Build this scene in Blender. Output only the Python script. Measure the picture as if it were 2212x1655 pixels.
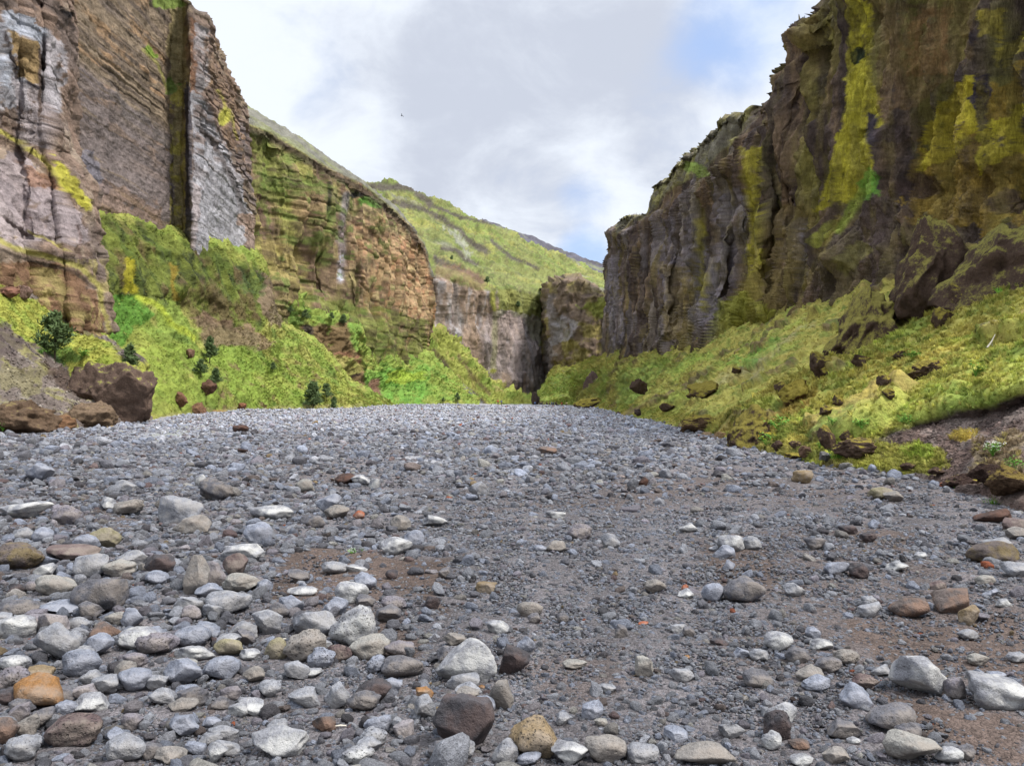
import bpy, bmesh, math, random
import numpy as np
from mathutils import Vector, Matrix
C = bpy.context.scene
for o in list(bpy.data.objects): bpy.data.objects.remove(o)
COL = C.collection
random.seed(7); RNG = np.random.default_rng(11)

# ------------------------------------------------------------------ camera
# measurements below are written as (x, y, distance) sightings: 2212 x 1655 units wide, focal 1702, eye 1.6 m
F, CX, HY, EYE = 1702.0, 1106.0, 860.0, 1.6
cam_d = bpy.data.cameras.new('camera'); cam = bpy.data.objects.new('camera', cam_d); COL.objects.link(cam)
cam.location = (0, 0, EYE); cam.rotation_euler = (math.radians(90), 0, 0)
cam_d.sensor_width = 36; cam_d.lens = 36 * F / 2212.0
cam_d.shift_y = (HY - 1655 / 2) / 2212.0
cam_d.clip_start = 0.05; cam_d.clip_end = 6000
C.camera = cam

# ------------------------------------------------------------------ sky, sun, exposure
SUN_EL, SUN_AZ = math.radians(58), math.radians(112)      # azimuth measured from +Y towards +X
def build_world():
    w = bpy.data.worlds.new('World'); C.world = w; w.use_nodes = True
    nt = w.node_tree; N = nt.nodes; L = nt.links; N.clear()
    out = N.new('ShaderNodeOutputWorld'); bg = N.new('ShaderNodeBackground'); bg.inputs[1].default_value = 0.1
    L.new(bg.outputs[0], out.inputs[0])
    sky = N.new('ShaderNodeTexSky'); sky.sky_type = 'NISHITA'; sky.sun_disc = False
    sky.sun_elevation = SUN_EL; sky.sun_rotation = SUN_AZ; sky.air_density = 1.0; sky.dust_density = 0.6
    tc = N.new('ShaderNodeTexCoord'); V = tc.outputs['Generated']
    def math_(op, a, b=None, clamp=False):
        n = N.new('ShaderNodeMath'); n.operation = op; n.use_clamp = clamp
        for i, v in enumerate((a, b)):
            if v is None: continue
            if isinstance(v, (int, float)): n.inputs[i].default_value = v
            else: L.new(v, n.inputs[i])
        return n.outputs[0]
    def rng(v, a, b, c=0., d=1., smooth=True):
        n = N.new('ShaderNodeMapRange'); n.interpolation_type = 'SMOOTHSTEP' if smooth else 'LINEAR'
        L.new(v, n.inputs[0])
        for i, q in enumerate((a, b, c, d)): n.inputs[i + 1].default_value = q
        return n.outputs[0]
    def mix(f, a, b):
        n = N.new('ShaderNodeMix'); n.data_type = 'RGBA'
        if isinstance(f, (int, float)): n.inputs[0].default_value = f
        else: L.new(f, n.inputs[0])
        for i, v in ((6, a), (7, b)):
            if isinstance(v, tuple): n.inputs[i].default_value = v + (1,)
            else: L.new(v, n.inputs[i])
        return n.outputs[2]
    def vm(op, a, b):
        n = N.new('ShaderNodeVectorMath'); n.operation = op; L.new(a, n.inputs[0])
        if isinstance(b, tuple): n.inputs[1].default_value = b
        else: L.new(b, n.inputs[1])
        return n
    sep = N.new('ShaderNodeSeparateXYZ'); L.new(V, sep.inputs[0]); Z = sep.outputs[2]
    # clouds live on a flat layer: direction / (z + c)
    zc = math_('ADD', math_('MAXIMUM', Z, 0.0), 0.42)
    cp = N.new('ShaderNodeCombineXYZ'); L.new(math_('DIVIDE', sep.outputs[0], zc), cp.inputs[0]); L.new(math_('DIVIDE', sep.outputs[1], zc), cp.inputs[1])
    def noise(scale, det, rough, dist=0.3, off=(0, 0, 0)):
        n = N.new('ShaderNodeTexNoise'); L.new(vm('ADD', cp.outputs[0], off).outputs[0], n.inputs['Vector'])
        n.inputs['Scale'].default_value = scale; n.inputs['Detail'].default_value = det
        n.inputs['Roughness'].default_value = rough; n.inputs['Distortion'].default_value = dist
        return n.outputs['Fac']
    n1 = noise(1.7, 5, 0.5, 0.5, (3.1, 1.7, 0)); n2 = noise(5.5, 8, 0.6, 0.25, (9.3, 4.2, 0))
    def blob(x, y, r):      # soft region of sky round a direction, radius in the same units
        d = Vector(((x - CX), F, (HY - y))).normalized()
        dot = vm('DOT_PRODUCT', V, tuple(d)).outputs['Value']
        return rng(dot, math.cos(r / F), 1.0)
    def add(*a):
        s = a[0]
        for q in a[1:]: s = math_('ADD', s, q)
        return s
    # grey undersides
    grey = add(math_('MULTIPLY', blob(1050, 100, 560), 0.75), math_('MULTIPLY', blob(1200, 280, 420), 0.45), math_('MULTIPLY', blob(760, 60, 300), -0.0),
               math_('MULTIPLY', math_('SUBTRACT', n1, 0.5), 2.2), math_('MULTIPLY', math_('SUBTRACT', n2, 0.5), 2.9))
    grey = add(grey, math_('MULTIPLY', blob(1180, 470, 260), -0.9), math_('MULTIPLY', blob(640, 260, 260), -0.5), math_('MULTIPLY', blob(1420, 330, 200), -0.4))
    grey = rng(grey, -0.25, 1.15)
    cloud = mix(grey, (6.1, 6.5, 7.1), (4.1, 4.42, 5.15))
    # blue gaps
    gap = add(math_('MULTIPLY', blob(1600, 45, 170), 0.7), math_('MULTIPLY', blob(1500, 220, 190), 0.12), math_('MULTIPLY', blob(1270, 565, 90), 0.9),
              math_('MULTIPLY', blob(1270, 425, 80), 0.35), math_('MULTIPLY', blob(640, 120, 170), 0.25),
              math_('MULTIPLY', math_('SUBTRACT', n2, 0.5), 1.3), math_('MULTIPLY', math_('SUBTRACT', n1, 0.5), 0.6))
    gap = rng(gap, 0.12, 1.1, 0, 0.85)
    blue = mix(0.75, sky.outputs[0], (3.2, 4.5, 7.3))
    c = mix(gap, cloud, blue)
    # overcast sky: brighter towards the zenith, boosted above the view to light the ground
    zen = rng(Z, 0.46, 0.9, 1.0, 2.6)
    mul = N.new('ShaderNodeVectorMath'); mul.operation = 'SCALE'; L.new(c, mul.inputs[0]); L.new(zen, mul.inputs['Scale'])
    L.new(mul.outputs[0], bg.inputs[0])
build_world()
sl = bpy.data.lights.new('sun', 'SUN'); sl.energy = 3.3; sl.angle = math.radians(12); sl.color = (1.0, 0.95, 0.88)
so = bpy.data.objects.new('sun', sl); COL.objects.link(so)
sd = Vector((math.sin(SUN_AZ) * math.cos(SUN_EL), math.cos(SUN_AZ) * math.cos(SUN_EL), math.sin(SUN_EL)))
so.rotation_euler = sd.to_track_quat('Z', 'Y').to_euler(); so.location = (60, -20, 120)
C.view_settings.view_transform = 'Standard'; C.view_settings.look = 'None'
C.view_settings.exposure = 0.62; C.view_settings.gamma = 1.0
C.render.resolution_x = 1024; C.render.resolution_y = 765
C.cycles.max_bounces = 4; C.cycles.diffuse_bounces = 3; C.cycles.glossy_bounces = 2

# ------------------------------------------------------------------ helpers
DESAT = 0.03
def S(r, g, b, k=0.92):
    f = lambda c: ((c / 255.0 + 0.055) / 1.055) ** 2.4 if c > 10 else c / 255 / 12.92
    c = np.array([f(r), f(g), f(b)]); lum = c @ [.3, .6, .1]
    return (c * (1 - DESAT) + lum * DESAT) * k
def W(x, y, Y): return ((x - CX) / F * Y, Y, EYE + (HY - y) / F * Y)
def scr(p):
    p = np.asarray(p); Y = np.maximum(p[..., 1], 0.5)
    return CX + p[..., 0] / Y * F, HY - (p[..., 2] - EYE) / Y * F
def tag(o, label=None, cat=None, group=None, kind=None):
    if label: o['label'] = label
    if cat: o['category'] = cat
    if group: o['group'] = group
    if kind: o['kind'] = kind
    return o
def hsh(ix, iy, iz, seed):
    h = (ix.astype(np.uint32) * np.uint32(374761393)) ^ (iy.astype(np.uint32) * np.uint32(668265263)) ^ (iz.astype(np.uint32) * np.uint32(2147483647)) ^ np.uint32((seed * 1274126177) & 0xffffffff)
    h = (h ^ (h >> np.uint32(13))) * np.uint32(1274126177)
    h = (h ^ (h >> np.uint32(15))) * np.uint32(2246822519)
    return (h ^ (h >> np.uint32(16))).astype(np.float64) / 4294967295.0
def vnoise(p, seed=0):
    i = np.floor(p).astype(np.int64); f = p - i; u = f * f * f * (f * (f * 6 - 15) + 10)
    r = 0
    for dx in (0, 1):
        wx = u[:, 0] if dx else 1 - u[:, 0]
        for dy in (0, 1):
            wy = u[:, 1] if dy else 1 - u[:, 1]
            for dz in (0, 1):
                wz = u[:, 2] if dz else 1 - u[:, 2]
                r = r + wx * wy * wz * hsh(i[:, 0] + dx, i[:, 1] + dy, i[:, 2] + dz, seed)
    return r * 2 - 1
ROT = np.array([[0.36, 0.48, -0.8], [-0.8, 0.6, 0.0], [0.48, 0.64, 0.6]])
def fbm(p, octv=5, seed=0, gain=0.5, aniso=None, ridge=False):
    p = np.asarray(p, float)
    if aniso is not None: p = p * np.array(aniso)
    a, s, n = 1.0, 0.0, 0.0
    for k in range(octv):
        v = vnoise(p + 17.3 * k, seed + k)
        if ridge: v = 1 - 2 * np.abs(v)
        s = s + a * v; n += a; a *= gain
        p = (p @ ROT.T if aniso is None else p) * 2.03
    return s / n * 1.6
def sstep(a, b, x):
    t = np.clip((x - a) / (b - a), 0, 1); return t * t * (3 - 2 * t)
def polymask(sx, sy, pts, soft):
    pts = np.array(pts, float); n = len(pts); inside = np.zeros(len(sx), bool); d = np.full(len(sx), 1e9)
    for i in range(n):
        a = pts[i]; b = pts[(i + 1) % n]; ab = b - a; L2 = max((ab ** 2).sum(), 1e-6)
        t = np.clip(((sx - a[0]) * ab[0] + (sy - a[1]) * ab[1]) / L2, 0, 1)
        d = np.minimum(d, np.hypot(sx - a[0] - t * ab[0], sy - a[1] - t * ab[1]))
        c = (a[1] > sy) != (b[1] > sy)
        with np.errstate(divide='ignore', invalid='ignore'):
            xi = a[0] + (sy - a[1]) * ab[0] / (ab[1] if ab[1] else 1e-9)
        inside ^= c & (sx < xi)
    return sstep(-soft, soft, np.where(inside, d, -d))
def linedist(sx, sy, pts):
    pts = np.array(pts, float); d = np.full(len(sx), 1e9)
    for i in range(len(pts) - 1):
        a = pts[i]; ab = pts[i + 1] - a; L2 = max((ab ** 2).sum(), 1e-6)
        t = np.clip(((sx - a[0]) * ab[0] + (sy - a[1]) * ab[1]) / L2, 0, 1)
        d = np.minimum(d, np.hypot(sx - a[0] - t * ab[0], sy - a[1] - t * ab[1]))
    return d
def mesh_np(name, v, faces, attrs=None, smooth=True, mat=None):
    me = bpy.data.meshes.new(name); v = np.asarray(v, np.float32); faces = np.asarray(faces, np.int32)
    me.vertices.add(len(v)); me.vertices.foreach_set('co', v.ravel())
    k = faces.shape[1]; me.loops.add(faces.size); me.loops.foreach_set('vertex_index', faces.ravel())
    me.polygons.add(len(faces)); me.polygons.foreach_set('loop_start', np.arange(0, faces.size, k, dtype=np.int32))
    me.update(calc_edges=True)
    if smooth: me.shade_smooth()
    for an, (ty, arr) in (attrs or {}).items():
        at = me.attributes.new(an, ty, 'POINT'); arr = np.asarray(arr, np.float32)
        if ty == 'FLOAT_COLOR':
            if arr.shape[1] == 3: arr = np.c_[arr, np.ones(len(arr), np.float32)]
            at.data.foreach_set('color', arr.ravel())
        elif ty == 'FLOAT_VECTOR': at.data.foreach_set('vector', arr.ravel())
        elif ty == 'INT': at.data.foreach_set('value', arr.astype(np.int32))
        else: at.data.foreach_set('value', arr.ravel())
    if mat: me.materials.append(mat)
    return me
def link(name, me, parent=None):
    o = bpy.data.objects.new(name, me); COL.objects.link(o)
    if parent: o.parent = parent
    return o

# ------------------------------------------------------------------ materials
def mat_new(name):
    m = bpy.data.materials.new(name); m.use_nodes = True; nt = m.node_tree; nt.nodes.clear()
    out = nt.nodes.new('ShaderNodeOutputMaterial'); b = nt.nodes.new('ShaderNodeBsdfPrincipled')
    nt.links.new(b.outputs[0], out.inputs[0]); return m, nt, b
def nz(nt, vec, scale, det=5, rough=0.6, kind='N'):
    if kind == 'V':
        n = nt.nodes.new('ShaderNodeTexVoronoi'); n.inputs['Scale'].default_value = scale; nt.links.new(vec, n.inputs['Vector']); return n.outputs['Distance']
    n = nt.nodes.new('ShaderNodeTexNoise'); n.inputs['Scale'].default_value = scale; n.inputs['Detail'].default_value = det
    n.inputs['Roughness'].default_value = rough; nt.links.new(vec, n.inputs['Vector']); return n.outputs['Fac']
def ramp(nt, v, a, b, c=0., d=1.):
    n = nt.nodes.new('ShaderNodeMapRange'); nt.links.new(v, n.inputs[0])
    for i, q in enumerate((a, b, c, d)): n.inputs[i + 1].default_value = q
    return n.outputs[0]
def scalec(nt, c, f):
    n = nt.nodes.new('ShaderNodeVectorMath'); n.operation = 'SCALE'; nt.links.new(c, n.inputs[0]); nt.links.new(f, n.inputs['Scale']); return n.outputs[0]
def mth(nt, op, a, b):
    n = nt.nodes.new('ShaderNodeMath'); n.operation = op
    for i, v in enumerate((a, b)):
        if isinstance(v, (int, float)): n.inputs[i].default_value = v
        else: nt.links.new(v, n.inputs[i])
    return n.outputs[0]
def mixc(nt, f, a, b):
    n = nt.nodes.new('ShaderNodeMix'); n.data_type = 'RGBA'
    if isinstance(f, (int, float)): n.inputs[0].default_value = f
    else: nt.links.new(f, n.inputs[0])
    for i, v in ((6, a), (7, b)):
        if isinstance(v, (tuple, list, np.ndarray)): n.inputs[i].default_value = tuple(v) + (1,)
        else: nt.links.new(v, n.inputs[i])
    return n.outputs[2]
def attr(nt, name, ty='GEOMETRY'):
    n = nt.nodes.new('ShaderNodeAttribute'); n.attribute_name = name; n.attribute_type = ty; return n
def bump(nt, h, strength, dist, prev=None):
    n = nt.nodes.new('ShaderNodeBump'); n.inputs['Strength'].default_value = strength; n.inputs['Distance'].default_value = dist
    nt.links.new(h, n.inputs['Height'])
    if prev is not None: nt.links.new(prev, n.inputs['Normal'])
    return n.outputs[0]
def terrain_mat(name, s=1.0, grain=False):
    m, nt, b = mat_new(name); L = nt.links
    tc = attr(nt, 'grain').outputs['Vector'] if grain else nt.nodes.new('ShaderNodeTexCoord').outputs['Object']
    col = attr(nt, 'col').outputs['Color']; veg = attr(nt, 'veg').outputs['Fac']
    n1 = nz(nt, tc, 1.3 * s, 6, 0.65); n2 = nz(nt, tc, 6.0 * s, 4, 0.7); n3 = nz(nt, tc, 20 * s, 3, 0.7)
    hf = mth(nt, 'ADD', ramp(nt, n2, 0.2, 0.8, -0.30, 0.30), ramp(nt, n3, 0.2, 0.8, -0.32, 0.32)); f = mth(nt, 'ADD', ramp(nt, n1, 0.25, 0.75, 0.66, 1.34), mth(nt, 'MULTIPLY', hf, ramp(nt, veg, 0, 1, 1, .45)))
    L.new(scalec(nt, col, f), b.inputs['Base Color']); b.inputs['Roughness'].default_value = 0.93; b.inputs['Specular IOR Level'].default_value = 0.12
    nr = bump(nt, n1, 0.75, 0.35 / s); nr = bump(nt, n2, 0.9, 0.14 / s, nr); nr = bump(nt, n3, 0.6, 0.05 / s, nr)
    L.new(nr, b.inputs['Normal']); return m
M_FAR = terrain_mat('rock_and_turf_far', 0.45); M_MID = terrain_mat('rock_and_turf', 0.8); M_NEAR = terrain_mat('rock_and_turf_near', 1.7); M_WALL = terrain_mat('dark_wall_rock', 0.8, True)
def stone_mat(name, inst=False):
    m, nt, b = mat_new(name); L = nt.links
    tc = nt.nodes.new('ShaderNodeTexCoord').outputs['Object']
    k = 0.09 if inst else 1.0
    col = attr(nt, 'tint', 'INSTANCER' if inst else 'GEOMETRY').outputs['Color']
    n1 = nz(nt, tc, 9 * k, 6, 0.62); n2 = nz(nt, tc, 60 * k, 4, 0.75); n3 = nz(nt, tc, 190 * k, 2, 0.8)
    f = mth(nt, 'ADD', ramp(nt, n1, 0.25, 0.75, 0.70, 1.30), mth(nt, 'ADD', ramp(nt, n2, 0.2, 0.8, -0.5, 0.5), ramp(nt, n3, 0.25, 0.75, -0.3, 0.3)))
    c = scalec(nt, col, f)
    if not inst:
        pit = attr(nt, 'pit').outputs['Fac']
        v = nz(nt, tc, 42, kind='V'); v2 = nz(nt, tc, 85, kind='V')
        hole = mth(nt, 'MULTIPLY', mth(nt, 'ADD', ramp(nt, v, 0.16, 0.30, 1, 0), ramp(nt, v2, 0.12, 0.28, .7, 0)), pit)
        L.new(ramp(nt, hole, 0, 1, 0, 1), nt.nodes.new('ShaderNodeMath').inputs[0])
        c = mixc(nt, mth(nt, 'MULTIPLY', hole, 0.55), c, (0.03, 0.028, 0.03))
        stain = attr(nt, 'stain').outputs['Color']; sa = attr(nt, 'stain_amount').outputs['Fac']
        c = mixc(nt, mth(nt, 'MULTIPLY', sa, ramp(nt, nz(nt, tc, 6, 4, 0.6), 0.44, 0.60)), c, stain)
    L.new(c, b.inputs['Base Color']); b.inputs['Roughness'].default_value = 0.82; b.inputs['Specular IOR Level'].default_value = 0.28
    nr = bump(nt, n1, 0.6, 0.05 / k * (0.5 if inst else 1)); nr = bump(nt, n2, 0.55, 0.010 / k * (0.5 if inst else 1), nr)
    if not inst: nr = bump(nt, mth(nt, 'MULTIPLY', hole, -1.0), 0.9, 0.012, nr)
    L.new(nr, b.inputs['Normal']); return m
M_STONE = stone_mat('river_stone'); M_GRAVEL = stone_mat('gravel_stone', True)
def mossrock_mat():
    m, nt, b = mat_new('mossy_rock'); L = nt.links
    tc = nt.nodes.new('ShaderNodeTexCoord').outputs['Object']; ge = nt.nodes.new('ShaderNodeNewGeometry')
    sp = nt.nodes.new('ShaderNodeSeparateXYZ'); L.new(ge.outputs['Normal'], sp.inputs[0])
    n1 = nz(nt, tc, 2.0, 6, 0.65); n2 = nz(nt, tc, 9, 5, 0.7); n3 = nz(nt, tc, 34, 3, 0.75)
    col = attr(nt, 'tint').outputs['Color']; moss = attr(nt, 'moss').outputs['Color']; ma = attr(nt, 'moss_amount').outputs['Fac']
    f = mth(nt, 'ADD', ramp(nt, n1, 0.25, 0.75, 0.6, 1.4), mth(nt, 'ADD', ramp(nt, n2, 0.2, 0.8, -0.35, 0.35), ramp(nt, n3, 0.2, 0.8, -0.25, 0.25)))
    up = mth(nt, 'ADD', sp.outputs[2], mth(nt, 'MULTIPLY', mth(nt, 'SUBTRACT', n2, 0.5), 1.5))
    up = mth(nt, 'ADD', up, mth(nt, 'MULTIPLY', mth(nt, 'SUBTRACT', n1, 0.5), 1.8))
    up = mth(nt, 'ADD', up, mth(nt, 'SUBTRACT', mth(nt, 'MULTIPLY', ma, 1.6), 1.42))
    fac = ramp(nt, up, -0.1, 0.3)
    c = scalec(nt, mixc(nt, fac, col, moss), f)
    L.new(c, b.inputs['Base Color']); b.inputs['Roughness'].default_value = 0.95; b.inputs['Specular IOR Level'].default_value = 0.1
    nr = bump(nt, n1, 0.6, 0.3); nr = bump(nt, n2, 0.9, 0.09, nr); nr = bump(nt, n3, 0.7, 0.03, nr); L.new(nr, b.inputs['Normal']); return m
M_MOSS = mossrock_mat()
def inst_leaf_mat():
    m, nt, b = mat_new('grass_blades'); c = attr(nt, 'tint', 'INSTANCER').outputs['Color']
    nt.links.new(c, b.inputs['Base Color']); b.inputs['Roughness'].default_value = 0.8; b.inputs['Specular IOR Level'].default_value = 0.15
    tr = nt.nodes.new('ShaderNodeBsdfTranslucent'); nt.links.new(c, tr.inputs[0]); mx = nt.nodes.new('ShaderNodeMixShader'); mx.inputs[0].default_value = .42
    nt.links.new(b.outputs[0], mx.inputs[1]); nt.links.new(tr.outputs[0], mx.inputs[2]); nt.links.new(mx.outputs[0], [n for n in nt.nodes if n.type == 'OUTPUT_MATERIAL'][0].inputs[0]); return m
M_BLADE = inst_leaf_mat()
def plain(name, c, rough=0.8, var=0.3, scale=8):
    m, nt, b = mat_new(name); tc = nt.nodes.new('ShaderNodeTexCoord').outputs['Object']
    rgb = nt.nodes.new('ShaderNodeRGB'); rgb.outputs[0].default_value = tuple(c) + (1,)
    f = ramp(nt, nz(nt, tc, scale, 4, 0.7), 0.2, 0.8, 1 - var, 1 + var)
    nt.links.new(scalec(nt, rgb.outputs[0], f), b.inputs['Base Color']); b.inputs['Roughness'].default_value = rough
    b.inputs['Specular IOR Level'].default_value = 0.2; return m

# ------------------------------------------------------------------ sheets of terrain
ZB = np.full((1100, 1700), 1e9)        # distance of terrain per sighting (2 units per cell), for standing things on it
RUB = []
SCAT = []                              # vegetated points for the grass
def zb_add(p):
    sx, sy = scr(p); ix = ((sx + 400) / 2).astype(int); iy = ((sy + 200) / 2).astype(int)
    ok = (ix >= 0) & (ix < 1700) & (iy >= 0) & (iy < 1100) & (p[:, 1] > 1)
    np.minimum.at(ZB, (iy[ok], ix[ok]), p[ok, 1])
def depth_at(x, y, r=3):
    ix = int((x + 400) / 2); iy = int((y + 200) / 2)
    return float(ZB[max(iy - r, 0):iy + r + 1, max(ix - r, 0):ix + r + 1].min())
def sheet(cols, step=2.0, smooth_rows=True, fine=0):
    A = np.array([[W(*q) for q in c] for c in cols], float)          # ncol, nrow, 3
    X = np.array([[(q[0], q[1]) for q in c] for c in cols], float)
    Xc = X.copy(); Xc[..., 0] = np.clip(Xc[..., 0], -60, 2270); Xc[..., 1] = np.clip(Xc[..., 1], -60, 1200)
    def expand(A, X, axis):
        n = A.shape[axis]; ts = []
        for i in range(n - 1):
            d = np.abs(np.take(X, i + 1, axis) - np.take(X, i, axis)); s = np.hypot(d[..., 0], d[..., 1]).max()
            wd = np.linalg.norm(np.take(A, i + 1, axis) - np.take(A, i, axis), axis=-1).min() if fine and axis == 0 else 0
            k = max(2, int(s / step), min(90, int(wd / fine)) if fine else 0); ts += list(i + np.arange(k) / k)
        ts.append(n - 1.0); ts = np.array(ts)
        i1 = np.clip(np.floor(ts).astype(int), 0, n - 2); f = ts - i1
        i0 = np.clip(i1 - 1, 0, n - 1); i2 = i1 + 1; i3 = np.clip(i1 + 2, 0, n - 1)
        sh = [1] * A.ndim; sh[axis] = -1; f = f.reshape(sh)
        a0, a1, a2, a3 = (np.take(A, q, axis) for q in (i0, i1, i2, i3))
        lin = a1 * (1 - f) + a2 * f
        cr = 0.5 * (2 * a1 + (a2 - a0) * f + (2 * a0 - 5 * a1 + 4 * a2 - a3) * f ** 2 + (3 * a1 - a0 - 3 * a2 + a3) * f ** 3)
        wgt = 0.35 if smooth_rows else 0.0
        return lin * (1 - wgt) + cr * wgt, ts, (i1, f)
    B, _, _ = expand(A, Xc, 0)
    Xb = np.stack(scr(B), -1); Xb[..., 0] = np.clip(Xb[..., 0], -60, 2270); Xb[..., 1] = np.clip(Xb[..., 1], -60, 1200)
    # rows: use the original column screen spans
    B2, ts, _ = expand(B, np.stack([np.take(Xb, i, 1) for i in range(B.shape[1])], 1), 1)
    return B2, ts
def grid_normals(B):
    du = np.gradient(B, axis=0); dv = np.gradient(B, axis=1); n = np.cross(du, dv)
    n /= np.maximum(np.linalg.norm(n, axis=-1, keepdims=True), 1e-9)
    cdir = np.array([0, 0, EYE]) - B
    s = np.sign((n * cdir).sum(-1).mean()) or 1
    return n * s
def grid_faces(nu, nv):
    i = np.arange(nu * nv).reshape(nu, nv)
    return np.stack([i[:-1, :-1].ravel(), i[1:, :-1].ravel(), i[1:, 1:].ravel(), i[:-1, 1:].ravel()], 1)
class Paint:
    def __init__(s, p, base, veg=0.0):
        s.p = p; s.sx, s.sy = scr(p); s.c = np.tile(np.array(base, float), (len(p), 1)); s.veg = np.full(len(p), float(veg))
        s.sc = np.maximum(p[:, 1], 5) / 80.0; s.st = 0.0; s.stn = fbm(np.stack([s.sx / 15, s.sy / 110, p[:, 1] * .02], 1), 5, 97, gain=.7)
        ns = np.stack([s.sx / 34, s.sy / 34, s.p[:, 1] * 0], 1)
        s.wx = fbm(ns, 5, 91) ; s.wy = fbm(ns + 50, 5, 92); s.fine = fbm(ns * 3.1, 5, 93, gain=0.65); iso = np.stack([s.sx / 17, s.sy / 17, s.p[:, 1] * .02], 1); s.edge = .6 * fbm(iso * [.4, .16, 1], 4, 94, gain=.65) + .6 * fbm(iso, 4, 95, gain=.7)
    def mix(s, m, col, veg=None):
        m = np.clip(m, 0, 1); s.c = s.c * (1 - m[:, None]) + np.array(col)[None] * m[:, None]
        if veg is not None: s.veg = s.veg * (1 - m) + veg * m
    def poly(s, pts, col, soft=6, amt=1.0, warp=14, brk=0.0, veg=None, streak=0):
        x = s.sx + s.wx * warp; y = s.sy + s.wy * warp
        m = polymask(x, y, pts, max(soft, 12) if soft > 3 else soft)
        m = sstep(.36, .64, m + s.edge * .55 * (4 * m * (1 - m) + .22))
        if brk: m = m * sstep(brk - 0.35, brk + 0.05, s.fine * 0.6 + s.wx * 0.5 + (0.5 if brk < 0.5 else 0.3))
        if s.st: m = m * (1 - s.st * sstep(.25, -.25, s.stn))
        s.mix(m * amt, col, veg)
    def ell(s, x, y, rx, ry, col, **k):
        a = np.linspace(0, 2 * math.pi, 14, endpoint=False); s.poly(np.stack([x + rx * np.cos(a), y + ry * np.sin(a)], 1), col, **k)
    def line(s, pts, w, col, amt=1.0, warp=5, veg=None, brk=0.0):
        x = s.sx + s.wx * warp; y = s.sy + s.wy * warp
        m = sstep(w, w * 0.35, linedist(x, y, pts) )
        if brk: m = m * sstep(brk - 0.35, brk + 0.05, s.fine * 0.6 + 0.4)
        s.mix(m * amt, col, veg)
    def noise(s, scale, thr, col, amt=1.0, octv=5, seed=0, aniso=(1, 1, 1), soft=0.25, veg=None, where=None):
        n = fbm(s.p / scale, octv, seed, aniso=aniso, gain=0.6); m = sstep(thr - soft, thr + soft, n) * amt
        if where is not None: m = m * where
        s.mix(m, col, veg)
def structure(name, cols, disp, paint, mat, label, cat, step=2.0, smooth=True, scat=0, fine=0, kc=1.0, grain=False):
    if scat: cols = [[(c[0][0], c[0][1] + 1.0 * F / c[0][2] + 4, c[0][2])] + list(c[1:]) for c in cols]
    B, ts = sheet(cols, step, smooth, fine); n = grid_normals(B); nu, nv = B.shape[:2]
    p = B.reshape(-1, 3); nn = n.reshape(-1, 3)
    sx, sy = scr(p)
    p = p + disp(p, nn, sx, sy)
    P = Paint(p, (0.1, 0.1, 0.1)); paint(P)
    sx, sy = scr(p); iso = np.stack([sx / F * 80, sy / F * 80, p[:, 1] * .02], 1)
    fine_ = fbm(iso * 1.4, 4, 5, gain=0.75)
    fine2 = fbm(iso * ([1.1, .22, 1] if grain else [.8, .5, 1]), 5, 6, gain=0.7, ridge=True)
    vg = P.veg[:, None]; cc = P.c * (1 - vg * .6) + P.c * vg * .6 * np.array([.95, 1.0, 1.15])
    c = np.clip(cc * kc * (1 + (.36 if grain else .26) * fine_[:, None]) * (1 + .22 * (1 - vg * .5) * np.clip(fine2, -1.2, 1.2)[:, None]), 0.004, 0.9)
    yy = np.maximum(p[:, 1], 8)
    ex = {'grain': ('FLOAT_VECTOR', p * [1.5, .5, .42])} if grain else {}
    me = mesh_np(name, p, grid_faces(nu, nv), {**ex, 'col': ('FLOAT_COLOR', c), 'veg': ('FLOAT', P.veg)}, mat=mat)
    o = link(name, me); tag(o, label, cat, kind='structure')
    zb_add(p)
    if scat in (2, 5):
        n2 = grid_normals(p.reshape(nu, nv, 3)).reshape(-1, 3); ok = (P.veg < .22) & (sx > -150) & (sx < 2360) & (sy < 1250) & (p[:, 1] < 90); RUB.append((p[ok], c[ok]))
    if scat:
        # normals after displacement
        n2 = grid_normals(p.reshape(nu, nv, 3)).reshape(-1, 3)
        sx, sy = scr(p)
        ok = (P.veg > 0.35) & (sx > -150) & (sx < 2360) & (sy > 150) & (sy < 1250)
        SCAT.append((p[ok], n2[ok], c[ok], P.veg[ok], scat))
    return o
def dzero(p, n, sx, sy): return 0
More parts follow.
